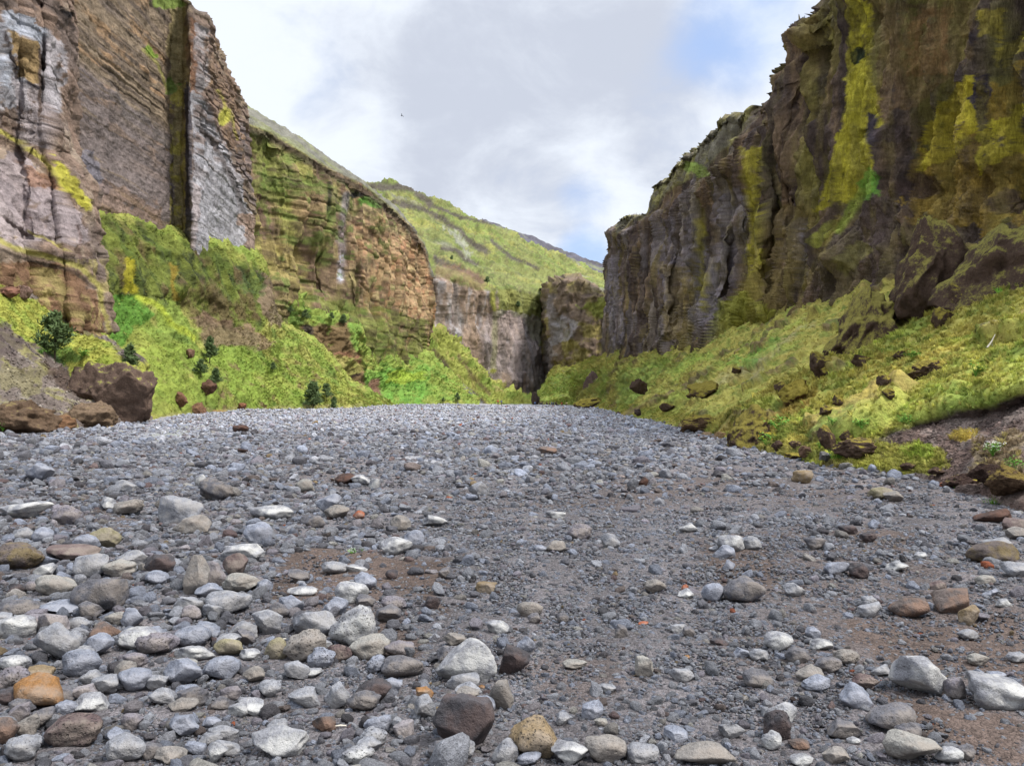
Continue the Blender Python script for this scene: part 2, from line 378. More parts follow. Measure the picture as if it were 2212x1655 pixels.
def rock_disp(big=1.4, mid=0.7, fine=0.25, strata=0.8, zf=0.55, flute=0.5, seed=0, ss=1.0, hor=True, za=1.0, steep=False):
    def f(p, n, sx, sy):
        q = p / ss; qs = q.copy(); qs[:, 2] *= za * (np.clip(70 / p[:, 1], .3, 1) if steep else 1)
        d = big * fbm(q / 11, 3, seed) + mid * fbm(qs / 3.6, 3, seed + 5, ridge=True) * 0.8 + fine * fbm(qs / 1.1, 4, seed + 9, gain=0.7)
        if strata:
            wz = q[:, 2] * zf + 0.9 * fbm(q / 30, 2, seed + 20)
            lay = vnoise(np.stack([q[:, 1] * 0.02, q[:, 0] * 0.02, wz * 2.2], 1), seed + 21) + 0.6 * vnoise(np.stack([q[:, 1] * 0.05, q[:, 0] * 0.05, wz * 6], 1), seed + 22)
            brk = 0.45 + 0.55 * sstep(-0.3, 0.4, fbm(q / 8, 3, seed + 23))
            d = d + strata * (sstep(-0.25, 0.05, lay) - 0.5) * brk + 0.3 * strata * lay
        if flute:
            fl = fbm(np.stack([q[:, 1] / 2.4, q[:, 0] / 2.4, q[:, 2] / 22], 1), 4, seed + 30, aniso=(1, 1, 1), ridge=True)
            d = d + flute * fl
        nn = n.copy()
        if hor:
            nn[:, 2] *= 0.35; nn /= np.maximum(np.linalg.norm(nn, axis=1, keepdims=True), 1e-6)
        return nn * (d * ss)[:, None]
    return f
def turf_disp(big=0.9, mid=0.35, fine=0.12, seed=0, ss=1.0):
    def f(p, n, sx, sy):
        q = p / ss
        d = big * fbm(q / 9, 3, seed) + mid * fbm(q / 2.6, 3, seed + 4, ridge=True) + fine * fbm(q / 0.7, 3, seed + 8, gain=0.7)
        return n * (d * ss)[:, None]
    return f

# ---- near left cliff block
def edge(y):
    ys = [-1200, 0, 330, 400, 470, 600, 700, 760, 860]; xs = [147, 147, 150, 178, 198, 215, 230, 240, 250]
    return float(np.interp(y, ys, xs))
rows = [-1300, -600, -150, 0, 90, 170, 250, 330, 400, 440, 520, 545, 600, 680, 760, 860]
outw = {-1300: 1.10, -600: 1.04, -150: 1.0, 0: .995, 90: .99, 170: .985, 250: .98, 330: .965, 400: .93, 440: .925, 520: .905, 545: .885, 600: .885, 680: .87, 760: .85, 860: .83}
cols = []
for fr, Yb in ((-900, 37), (-450, 47), (-150, 60), (0.0, 67), (0.2, 70.5), (0.28, 71.6), (0.36, 71.0), (0.55, 72.5), (0.62, 75), (0.7, 73), (0.9, 78), (1.0, 81)):
    c = []
    for y in rows:
        e = edge(y); x = fr if fr < 0 else fr * e
        c.append((x, y, Yb * outw[y]))
    cols.append(c)
cols.append([(edge(y) + 1, y, 88 * outw[y]) for y in rows]); cols.append([(edge(y) - 60, y, 125) for y in rows])
def pA1(P):
    P.mix(np.ones(len(P.p)), S(118, 100, 88))
    P.noise(6, 0.1, S(96, 86, 82), 0.7, seed=3, aniso=(1, 1, 2.2)); P.noise(3, 0.25, S(142, 128, 112), 0.6, seed=4, aniso=(1, 1, .6))
    P.poly([(-900, 28), (82, 43), (100, 94), (60, 240), (-900, 250)], S(150, 152, 160), amt=.75, brk=.35)
    P.poly([(0, 20), (82, 35), (97, 94), (14, 62)], S(152, 156, 166), amt=.9, brk=.2)
    P.poly([(0, 110), (16, 110), (20, 190), (0, 190)], S(152, 156, 166), amt=.9)
    P.poly([(17, 65), (88, 102), (94, 196), (37, 170)], S(128, 108, 76)); 
    P.poly([(94, 80), (139, 94), (136, 250), (96, 240)], S(150, 146, 150), amt=.85, brk=.2)
    P.poly([(30, 180), (90, 190), (110, 330), (40, 320)], S(150, 142, 144), amt=.7, brk=.3)
    P.line([(12, 70), (22, 120), (38, 172)], 6, S(60, 54, 54)); P.line([(86, 110), (90, 190), (84, 250)], 6, S(84, 72, 66)); P.line([(55, 178), (85, 192)], 5, S(55, 50, 52))  # crevice shade painted on as dark lines
    P.ell(137, 38, 12, 13, S(38, 34, 34)); P.line([(95, 0), (137, 45), (160, 60)], 8, S(60, 52, 48), amt=.8)  # darkness inside the hole painted as a flat dark patch
    P.poly([(-900, 330), (60, 330), (140, 440), (190, 470), (190, 530), (-900, 510)], S(138, 128, 130), amt=.8, brk=.15)
    P.poly([(50, 350), (105, 360), (130, 410), (60, 400)], S(126, 92, 68), amt=.7)
    P.line([(-900, 270), (0, 283), (85, 340), (140, 400), (195, 450)], 7, S(150, 142, 66), amt=.9, veg=.5); P.line([(-900, 285), (0, 298), (85, 354), (140, 412), (195, 462)], 6, S(80, 66, 52), amt=.7)  # turf on the ledge, then the shade beneath it painted dark
    P.poly([(112, 325), (195, 428), (188, 462), (120, 370)], S(156, 150, 50), amt=.9, brk=.1, veg=.6)
    P.poly([(-900, 545), (85, 560), (170, 590), (215, 640), (245, 745), (160, 720), (60, 640), (-900, 640)], S(112, 86, 66), amt=.95)
    P.noise(1.6, 0.2, S(146, 136, 84), .65, seed=8, where=(P.sy > 560) * 1.0)
    P.line([(-900, 500), (0, 522), (85, 550), (170, 577), (212, 612), (228, 680), (250, 745)], 8, S(146, 138, 76), amt=.95, veg=.5)
    P.line([(0, 538), (85, 566), (165, 592), (205, 622)], 6, S(58, 50, 44), amt=.8)  # painted shade band beneath the ledge
    P.line([(170, 490), (174, 560)], 5, S(96, 76, 70), amt=.6); P.line([(60, 500), (150, 545)], 4, S(150, 142, 70), amt=.7, brk=.2)
structure('cliff_face', cols, rock_disp(.8, .5, .22, .16, .5, .35, seed=1, za=.6), pA1, M_MID, 'grey and brown layered cliff block filling the left edge above the scree', 'cliff', smooth=False, kc=1.12)

# ---- tan cliff with pale pillar
colsA = []
spec = [  # foot x, foot y, Yfoot, top x, top y, Ytop
    (100, 560, 80, 100, -420, 82), (150, 540, 85, 150, -380, 86), (210, 540, 90, 208, -300, 91), (290, 560, 98.5, 288, -190, 99), (340, 565, 105, 338, -112, 105.5), (364, 570, 109, 362, -70, 109),
    (370, 570, 109.8, 366, -30, 109.8), (384, 575, 110.4, 380, -12, 110.4), (396, 580, 110.4, 392, -8, 110.4), (402, 585, 109, 398, 0, 109), (414, 590, 107, 408, 8, 107), (428, 600, 108.5, 426, 36, 110), (446, 610, 112, 442, 58, 113.5),
    (470, 620, 117.5, 462, 84, 118.5), (495, 630, 123, 474, 98, 123), (520, 640, 129, 484, 128, 128), (540, 650, 134, 500, 172, 132), (553, 655, 137, 512, 208, 135), (560, 660, 141, 524, 240, 139), (545, 660, 165, 515, 240, 160)]
for fx, fy, fY, tx, ty, tY in spec:
    c = []
    for t in (0, .08, .15, .22, .3, .37, .45, .52, .6, .67, .75, .82, .9, .95, 1.0):
        wg = (3.2 * math.sin(t * 8.5) + 1.8 * math.sin(t * 21 + fx * .1)) if 360 < fx < 432 else 0
        c.append((fx + (tx - fx) * t + wg, fy + (ty - fy) * t, fY + (tY - fY) * t))
    c.append((tx - 4, ty - 2, tY + 3)); c.append((tx - 40, ty + 8, tY + 30))
    colsA.append(c)
def dA2(p, n, sx, sy):
    w = sstep(412, 430, sx) * sstep(420, 250, sy - (sx - 420) * 1.2) ; u = sstep(330, 120, sy - (sx - 150) * .8) * (1 - sstep(355, 365, sx))
    a = rock_disp(.4, .2, .14, .08, .5, .12, seed=40)(p, n, sx, sy); b = rock_disp(.8, .7, .2, .3, .55, .4, seed=44, za=.7)(p, n, sx, sy)
    m = np.maximum(w, u * .35)[:, None]; return a * (1 - m) + b * m
def pA2(P):
    z = P.p[:, 2]; P.mix(np.ones(len(z)), S(118, 104, 87))
    w = z + 2.2 * fbm(P.p / 22, 3, 33)
    b1 = vnoise(np.stack([P.p[:, 1] * .02, P.p[:, 0] * 0, w * .22], 1), 40); b2 = vnoise(np.stack([P.p[:, 1] * .06, P.p[:, 0] * 0, w * 1.1], 1), 41); b3 = vnoise(np.stack([P.p[:, 1] * .15, P.p[:, 0] * 0, w * 3.6], 1), 42)
    P.mix(sstep(-.1, .35, b1 + .35 * b2) * .75, S(104, 96, 98)); P.mix(sstep(.15, .5, b2 + .4 * b3) * .5, S(136, 118, 88)); P.mix(sstep(.25, .6, b3 + .3 * b2) * .45, S(78, 70, 68))
    up = sstep(300, 60, P.sy - (P.sx - 150) * .75)
    P.mix(up * sstep(.0, .3, b2 + .5 * b3) * .7, S(84, 74, 68)); P.noise(2.5, .4, S(150, 120, 88), .6, seed=12, aniso=(1, .4, 2), where=up)
    P.poly([(150, 330), (210, 330), (230, 420), (160, 440)], S(110, 108, 118), amt=.7); P.poly([(190, 380), (330, 430), (390, 560), (200, 500)], S(128, 104, 86), amt=.5, brk=.2)
    P.poly([(232, 180), (370, 300), (368, 330), (230, 210)], S(92, 86, 82), amt=.55, brk=.3)
    P.poly([(363, 0), (400, 0), (402, 560), (378, 560), (368, 300)], S(128, 117, 82), amt=.85, warp=7, veg=.05); P.noise(1.2, .2, S(150, 142, 52), .6, seed=14, where=(np.abs(P.sx - 384) < 17) * (P.sy > 180))
    P.ell(372, 190, 18, 22, S(98, 114, 56), veg=.6, warp=8); P.ell(362, 8, 30, 16, S(108, 122, 58), veg=.6); P.ell(330, 118, 14, 14, S(110, 130, 50), veg=.3); P.line([(310, 108), (350, 160), (362, 200)], 5, S(132, 128, 70), amt=.7)
    P.poly([(399, 170), (414, 200), (412, 590), (400, 590)], S(66, 62, 66), warp=3, soft=3)
    P.poly([(414, 40), (428, 60), (428, 200), (412, 200)], S(112, 84, 66), warp=3); P.poly([(423, 55), (448, 70), (450, 220), (424, 190)], S(140, 136, 138), amt=.8, warp=5)
    P.poly([(416, 205), (450, 215), (490, 300), (545, 480), (560, 620), (414, 590), (414, 300)], S(146, 145, 150), amt=.85, warp=8)
    P.poly([(440, 90), (500, 160), (520, 300), (500, 330), (450, 220)], S(112, 92, 76), amt=.85, brk=.1); P.noise(2.0, .15, S(108, 92, 84), .75, seed=15, aniso=(.6, .6, 2.4), where=(P.sx > 416) * sstep(440, 300, P.sy))
    P.line([(425, 265), (450, 300), (480, 350), (515, 420), (540, 500)], 9, S(74, 68, 66), amt=.8, brk=.15); P.poly([(412, 400), (440, 420), (430, 560), (412, 560)], S(146, 130, 126), amt=.5)
    P.poly([(518, 470), (545, 470), (560, 590), (530, 590)], S(126, 104, 88), amt=.8); P.ell(487, 248, 10, 22, S(150, 146, 60), warp=5, veg=.4); P.line([(470, 200), (500, 245), (512, 300)], 4, S(140, 132, 66), amt=.8, brk=.15)
    P.noise(1.0, .55, S(60, 54, 52), .5, seed=16, where=(P.sx > 416) * 1.)
structure('cliff_face', colsA, dA2, pA2, M_MID, 'tall tan cliff with dipping layers and a pale grey pillar at its right end', 'cliff', smooth=False, kc=1.17)

# ---- middle left cliff with ledges
rim = [(470, 262, 146), (523, 264, 150), (580, 283, 156), (625, 310, 161), (668, 338, 168), (705, 360, 176), (739, 378, 186), (782, 398, 198), (812, 420, 208), (836, 440, 222), (858, 458, 236), (890, 492, 260), (915, 528, 282), (926, 560, 296), (930, 600, 306)]
ft = [(500, 700, 140), (560, 700, 146), (600, 710, 152), (640, 720, 160), (680, 760, 170), (712, 790, 178), (745, 820, 188), (780, 850, 200), (812, 870, 210), (838, 880, 224), (862, 882, 240), (895, 882, 262), (920, 880, 284), (934, 880, 300), (945, 880, 320)]
ribs = [0, 0, 2, -2, 1.5, -3, 2, -2.5, 3, -1, -4, 1, 2, 0, 0]
cols = []
for (rx, ry, rY), (fx, fy, fY), k in zip(rim, ft, ribs):
    c = []
    for t in (0, .12, .25, .4, .55, .7, .85, .96, 1.0):
        bulge = (-1.5 if t == .96 else 0) + k * math.sin(math.pi * t)
        c.append((fx + (rx - fx) * t, fy + (ry - fy) * t, fY + (rY - fY) * t + bulge))
    sky_y = float(np.interp(rx, [470, 526, 591, 651, 696, 782, 860, 930], [205, 229, 265, 299, 336, 392, 452, 596]))
    c.append((rx, (ry * .65 + sky_y * .35) - 1, rY + 9)); c.append((rx, min(sky_y, ry - 3), rY + 26)); c.append((rx - 10, min(sky_y, ry - 3) + 6, rY + 60))
    cols.append(c)
cols.append([(q[0] - 14, q[1], q[2] + 40) for q in cols[-1]])
RIMX, RIMY = [q[0] for q in rim], [q[1] for q in rim]
def dB(p, n, sx, sy):
    a = sstep(-6, 10, sy - np.interp(sx, RIMX, RIMY)); return rock_disp(1.5, 1.2, .34, .24, .42, .6, seed=70, ss=1.3, za=.7, steep=True)(p, n, sx, sy) * (.25 + .75 * a)[:, None] - n * (1.3 * a)[:, None]
def pB(P):
    z = P.p[:, 2]; P.mix(np.ones(len(z)), S(114, 95, 77))
    ry = np.interp(P.sx, RIMX, RIMY); below = P.sy - ry
    P.noise(9, 0.0, S(136, 124, 80), .65, seed=50, aniso=(1, 1, .45), soft=.35, veg=.15); P.noise(4, .3, S(104, 82, 74), .6, seed=51, aniso=(1, 1, .5))
    P.noise(5, .2, S(138, 140, 66), .6, seed=52, aniso=(1, 1, .7), veg=.4, where=sstep(930, 600, P.sx))
    P.poly([(525, 270), (600, 300), (640, 390), (600, 450), (540, 400)], S(112, 118, 58), amt=.7, brk=.15, veg=.6)
    P.poly([(600, 350), (700, 400), (790, 430), (760, 480), (640, 440)], S(98, 106, 54), amt=.7, brk=.2, veg=.6)
    P.poly([(620, 400), (700, 420), (720, 480), (640, 470)], S(158, 128, 98), amt=.6, brk=.1)
    P.poly([(790, 470), (925, 560), (932, 700), (780, 620), (770, 500)], S(164, 132, 100), amt=.7, brk=.05); P.noise(5, .25, S(160, 112, 82), .55, seed=53, where=sstep(700, 850, P.sx)); P.noise(1.5, .25, S(176, 156, 116), .6, seed=54, where=sstep(650, 800, P.sx))
    P.line([(745, 420), (742, 470), (740, 560), (738, 610)], 11, S(136, 128, 132), amt=.7, brk=.1); P.ell(736, 600, 9, 24, S(178, 180, 190), warp=5); P.ell(738, 560, 5, 14, S(168, 168, 176), warp=4)
    P.poly([(560, 330), (575, 340), (580, 520), (566, 510)], S(98, 108, 50), amt=.7, veg=.4); P.line([(710, 395), (712, 440), (710, 480)], 6, S(40, 44, 34), amt=.85)
    P.line([(790, 395), (838, 444), (868, 476)], 8, S(110, 118, 56), amt=.6, veg=.5, brk=.1); P.ell(800, 440, 30, 12, S(88, 122, 50), warp=9, veg=.6); P.ell(770, 420, 18, 9, S(44, 42, 38), warp=6)
    P.poly([(690, 640), (930, 690), (936, 790), (860, 800), (690, 720)], S(112, 120, 56), amt=.75, brk=.15, veg=.4); P.poly([(540, 480), (640, 520), (660, 620), (560, 590)], S(150, 138, 82), amt=.6, brk=.1)
    P.poly([(640, 690), (760, 740), (800, 830), (740, 830), (650, 740)], S(120, 92, 70), amt=.9, brk=.05); P.noise(2, .3, S(52, 46, 38), .6, seed=55, aniso=(1, 1, 1.6), where=polymask(P.sx, P.sy, [(640, 690), (930, 690), (930, 810), (700, 800)], 20))
    P.noise(2.6, .25, S(76, 62, 52), .6, seed=58, aniso=(.6, .6, 2.2)); P.noise(3, .35, S(92, 108, 50), .7, seed=59, aniso=(.6, .6, 1.8), veg=.4, where=sstep(960, 800, P.sx))
    # rim: dark lip then grey turf slope
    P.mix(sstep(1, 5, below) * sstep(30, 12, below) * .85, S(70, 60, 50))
    up = sstep(3, -3, below); P.mix(up, S(104, 102, 92), .3); P.noise(10, .1, S(118, 122, 74), .6, seed=57, where=up)
structure('cliff_face', cols, dB, pB, M_MID, 'brown and olive ledged cliff in the middle left, streaked with turf', 'cliff', smooth=False, kc=1.08)

# ---- far end: cliff with green hill above
top = [(700, 560, 330), (800, 580, 325), (900, 592, 322), (940, 598, 326), (985, 606, 335), (1040, 626, 348), (1070, 628, 356), (1103, 622, 364), (1155, 638, 384), (1180, 646, 398), (1196, 652, 430), (1250, 640, 460), (1320, 636, 470), (1420, 640, 480)]
sky = [(700, 400), (790, 397), (856, 394), (887, 404), (910, 423), (952, 437), (995, 463), (1051, 477), (1110, 506), (1143, 524), (1226, 562), (1260, 578), (1290, 594), (1420, 640)]
skY = [450, 480, 500, 505, 515, 530, 560, 590, 620, 640, 690, 700, 710, 720]
cols = []
for (tx, ty, tY), (kx, ky), kY in zip(top, sky, skY):
    c = [(tx, 885, tY - 8), (tx, 820, tY - 5), (tx, 760, tY - 3), (tx, 700, tY + 1), (tx, ty + 14, tY + 2), (tx, ty, tY + 3)]
    c += [(tx * (1 - f) + kx * f, ty * (1 - f) + ky * f, tY * (1 - f) + kY * f + 10) for f in (.15, .35, .6, .8, 1)]
    c.append((kx, ky + 8, kY + 60)); cols.append(c)
TX, TY = [q[0] for q in top], [q[1] for q in top]
def dC(p, n, sx, sy):
    ty = np.interp(sx, TX, TY); cl = sstep(-10, 12, sy - ty)
    a = rock_disp(1.2, .6, .3, .1, .3, .9, seed=90, ss=2.0, za=.4)(p, n, sx, sy); b = turf_disp(1.5, .6, .15, seed=95, ss=2.4)(p, n, sx, sy)
    return a * cl[:, None] + b * (1 - cl)[:, None]
def pC(P):
    P.mix(np.ones(len(P.p)), S(120, 110, 103)); ty = np.interp(P.sx, TX, TY); cl = P.sy - ty
    P.noise(16, .1, S(150, 126, 104), .6, seed=100, aniso=(1, 1, .4)); P.noise(8, .2, S(104, 94, 94), .6, seed=101, aniso=(1.4, 1.4, .3)); P.noise(6, .42, S(160, 160, 164), .5, seed=102, aniso=(1.6, 1.6, .4))
    P.poly([(1080, 600), (1190, 640), (1195, 760), (1120, 690), (1080, 690)], S(112, 116, 52), amt=.85, brk=.08, veg=.4); P.line([(1066, 620), (1070, 700), (1066, 800)], 9, S(132, 134, 52), amt=.85, brk=.1)
    P.line([(1182, 680), (1190, 760), (1176, 830), (1150, 845)], 16, S(78, 74, 64), amt=.7); P.poly([(1000, 780), (1060, 820), (1150, 850), (1150, 880), (1040, 880)], S(140, 138, 66), amt=.9, brk=.05, veg=.6)
    P.poly([(1040, 660), (1180, 700), (1130, 830), (1060, 800)], S(142, 132, 132), amt=.55, brk=.1)
    g = sstep(6, -4, cl + 6 * P.wx); P.mix(g, S(112, 115, 64), .9)
    P.noise(24, .1, S(104, 116, 56), .8, seed=103, where=g); P.noise(14, .3, S(136, 130, 66), .6, seed=104, where=g); P.noise(5, .3, S(84, 92, 50), .8, seed=105, where=g); P.noise(3, .4, S(96, 88, 60), .7, seed=107, where=g, aniso=(1, 1, 2)); P.noise(30, .5, S(116, 112, 100), .6, seed=106, where=g)
    for ln, w in (([(800, 405), (860, 402), (900, 412), (930, 438)], 9), ([(850, 440), (910, 450), (990, 500), (1050, 545)], 7), ([(930, 440), (1000, 470), (1060, 490)], 4), ([(1060, 520), (1110, 560), (1160, 580)], 4), ([(940, 560), (1000, 580), (1040, 610)], 6), ([(960, 540), (1030, 570)], 4)):
        P.line(ln, w * 1.5, S(72, 66, 60), amt=.95, brk=.05, warp=8, veg=0)
    P.poly([(940, 560), (1040, 590), (1050, 640), (940, 600)], S(112, 84, 66), amt=.5, brk=.2); P.poly([(960, 500), (1010, 520), (1020, 560), (990, 550)], S(132, 130, 116), amt=.7, brk=.1)
structure('cliff_face', cols, dC, pC, M_FAR, 'lilac-grey cliff closing the canyon beneath a green hillside', 'cliff', smooth=False, kc=1.1)

# ---- far rock butte
cols = []
for x, ty, Y in ((1176, 640, 420), (1184, 622, 380), (1188, 618, 362), (1205, 610, 354), (1226, 602, 348), (1252, 607, 346), (1270, 618, 345), (1288, 634, 345), (1311, 643, 344), (1350, 650, 344), (1420, 660, 350)):
    cols.append([(x, 890, Y - 14), (x, 830, Y - 9), (x, 760, Y - 5), (x, 700, Y - 2), (x, 650 if ty < 640 else ty + 8, Y), (x, ty + 6, Y + 1), (x, ty, Y + 5), (x, ty + 3, Y + 40)])
def pD(P):
    P.mix(np.ones(len(P.p)), S(116, 100, 84)); P.noise(7, .0, S(132, 122, 62), .75, seed=110, aniso=(1, 1, 1.4), veg=.3); P.noise(5, .3, S(90, 78, 72), .7, seed=111)
    P.poly([(1186, 640), (1204, 640), (1200, 820), (1180, 830)], S(128, 120, 118), amt=.9); P.poly([(1195, 690), (1240, 700), (1225, 740), (1195, 740)], S(150, 146, 150), amt=.7, brk=.1)
    P.poly([(1240, 660), (1312, 650), (1312, 700), (1280, 690)], S(128, 136, 58), amt=.7, brk=.1); P.poly([(1186, 600), (1280, 600), (1290, 650), (1190, 650)], S(100, 86, 74), amt=.6, brk=.05)
structure('rock_butte', cols, rock_disp(1.4, .8, .4, .15, .3, .8, seed=120, ss=1.8, za=.5), pD, M_FAR, 'brown mossy rock butte standing at the far bend of the canyon', 'cliff', smooth=False)
# ---- far dark hill
cols = [[(x, y + 90, 900), (x, y + 40, 1000), (x, y, 1150), (x, y + 8, 1300)] for x, y in ((1040, 476), (1100, 497), (1143, 512), (1173, 525), (1216, 543), (1263, 560), (1308, 573), (1360, 590), (1500, 620))]
def pE(P):
    P.mix(np.ones(len(P.p)), S(84, 82, 90)); P.noise(30, .1, S(66, 62, 66), .7, seed=130); P.noise(25, .45, S(112, 116, 84), .7, seed=131)
structure('hill', cols, turf_disp(.8, .35, .12, seed=7, ss=5), pE, M_FAR, 'dark bare ridge falling to the right against the sky', 'hill')

# ---- right cliff
skyR = [(1306, 545), (1310, 528), (1318, 505), (1330, 478), (1338, 462), (1360, 455), (1388, 450), (1393, 415), (1402, 398), (1425, 372), (1440, 352), (1470, 322), (1500, 290), (1532, 254), (1545, 236), (1560, 232), (1600, 212), (1640, 192), (1652, 168), (1668, 140), (1682, 112), (1690, 78), (1706, 40), (1738, 30), (1752, 4), (1768, -14)]
fts = [(1318, 800), (1370, 800), (1460, 790), (1560, 765), (1640, 735), (1700, 715), (1800, 680), (1930, 632), (2060, 570), (2212, 510), (2500, 440), (3200, 300)]
lip = [(1306, 552), (1340, 500), (1388, 470), (1440, 425), (1500, 385), (1560, 330), (1610, 270), (1640, 215), (1660, 165), (1700, 70), (1768, -10), (2000, -250), (2500, -700)]
cols = []
def wallY(x): return 28.0 / ((x - CX) / F)
xsR = [1311, 1314, 1318, 1330, 1338, 1345, 1360, 1375, 1388, 1395, 1402, 1425, 1440, 1455, 1470, 1486, 1500, 1516, 1532, 1545, 1562, 1580, 1600, 1615, 1640, 1652, 1668, 1682, 1690, 1706, 1738, 1768, 1800, 1840, 1870, 1900, 1940, 1980, 2020, 2060, 2110, 2150, 2212, 2300, 2500, 2800, 3300]
ribR = {1345: 3, 1375: -3, 1395: 2, 1440: -3, 1455: 3, 1486: -2.5, 1516: 3.5, 1545: -2, 1562: 2, 1600: 3, 1640: -3, 1668: -2, 1690: 1.5, 1738: -1, 1840: 1.3, 1870: 1.8, 1900: -.5, 1940: -1.2, 1980: .6, 2060: .8, 2110: 1.2, 2150: -.6}
for x in xsR:
    Y = wallY(x) if x > 1318 else {1311: 262, 1314: 245, 1318: 228}[x]
    fy = float(np.interp(x, [q[0] for q in fts], [q[1] for q in fts]))
    ly = float(np.interp(x, [q[0] for q in lip], [q[1] for q in lip]))
    if x > 1768: ly = HY - (43 - EYE) / Y * F
    sy_ = float(np.interp(x, [q[0] for q in skyR], [q[1] for q in skyR])) if x <= 1768 else ly - 6 - (x - 1768) * .1
    ly = max(ly, sy_ + 4); k = ribR.get(x, 0) * Y / 120
    c = []
    for t in (0, .1, .22, .35, .5, .65, .8, .93, 1.0):
        skirt = -Y * .05 * max(0, 1 - t / .3) ; over = (-.012 * Y if t == .93 else 0)
        c.append((x, fy + (ly - fy) * t, Y + skirt + over + Y * .03 * t + k * math.sin(math.pi * min(1, t * .9 + .1))))
    c.append((x, (ly + sy_) / 2, Y * 1.06)); c.append((x, sy_, Y * 1.10)); c.append((x + 8, sy_ + 10, Y * 1.35))
    cols.append(c)
cols.insert(0, [(q[0] + 60, q[1], q[2] + 60) for q in cols[0]])
LX, LY = [q[0] for q in lip], [q[1] for q in lip]
def dR(p, n, sx, sy):
    d = rock_disp(1.3, 1.2, .12, 0, .35, 1.9, seed=160, ss=1.0, za=.24, steep=True)(p, n, sx, sy); pz = np.stack([sx / 17, sy / 85, p[:, 1] * .03], 1) * 1.3; d = d + n * (.09 * fbm(np.stack([sx / 9, sy / 12, sx * 0], 1), 3, 172) + .20 * fbm(pz * 1.3, 4, 170, gain=.75, ridge=True) * np.clip(p[:, 1] / 90, .5, 1.3) + .5 * sstep(.1, .35, fbm(pz / 3, 4, 171)))[:, None]
    top = sstep(14, -4, sy - np.interp(sx, LX, LY)) * .45; d = d * (1 - top)[:, None]
    hole = np.exp(-(((sx - 1585) / 26) ** 2 + ((sy - 728) / 24) ** 2) ** 1.6)
    for x, y, a, b, m in ((1697, 66, 30, 30, -1.4), (1330, 505, 26, 22, -3.0), (1385, 470, 30, 14, -1.5), (1880, 310, 16, 60, 1.2), (1780, 505, 34, 22, -1.5), (1840, 560, 40, 30, -1.3), (2180, 400, 60, 40, 2.0), (1985, 400, 50, 26, 1.2), (1720, 130, 20, 24, 2.0), (1750, 230, 12, 26, 2.0)):
        d = d - n * (m * np.exp(-((sx - x) / a) ** 2 - ((sy - y) / b) ** 2))[:, None]
    return d - n * (hole * 9 + 2.7 * np.clip(p[:, 1] / 70, .5, 1.15))[:, None]
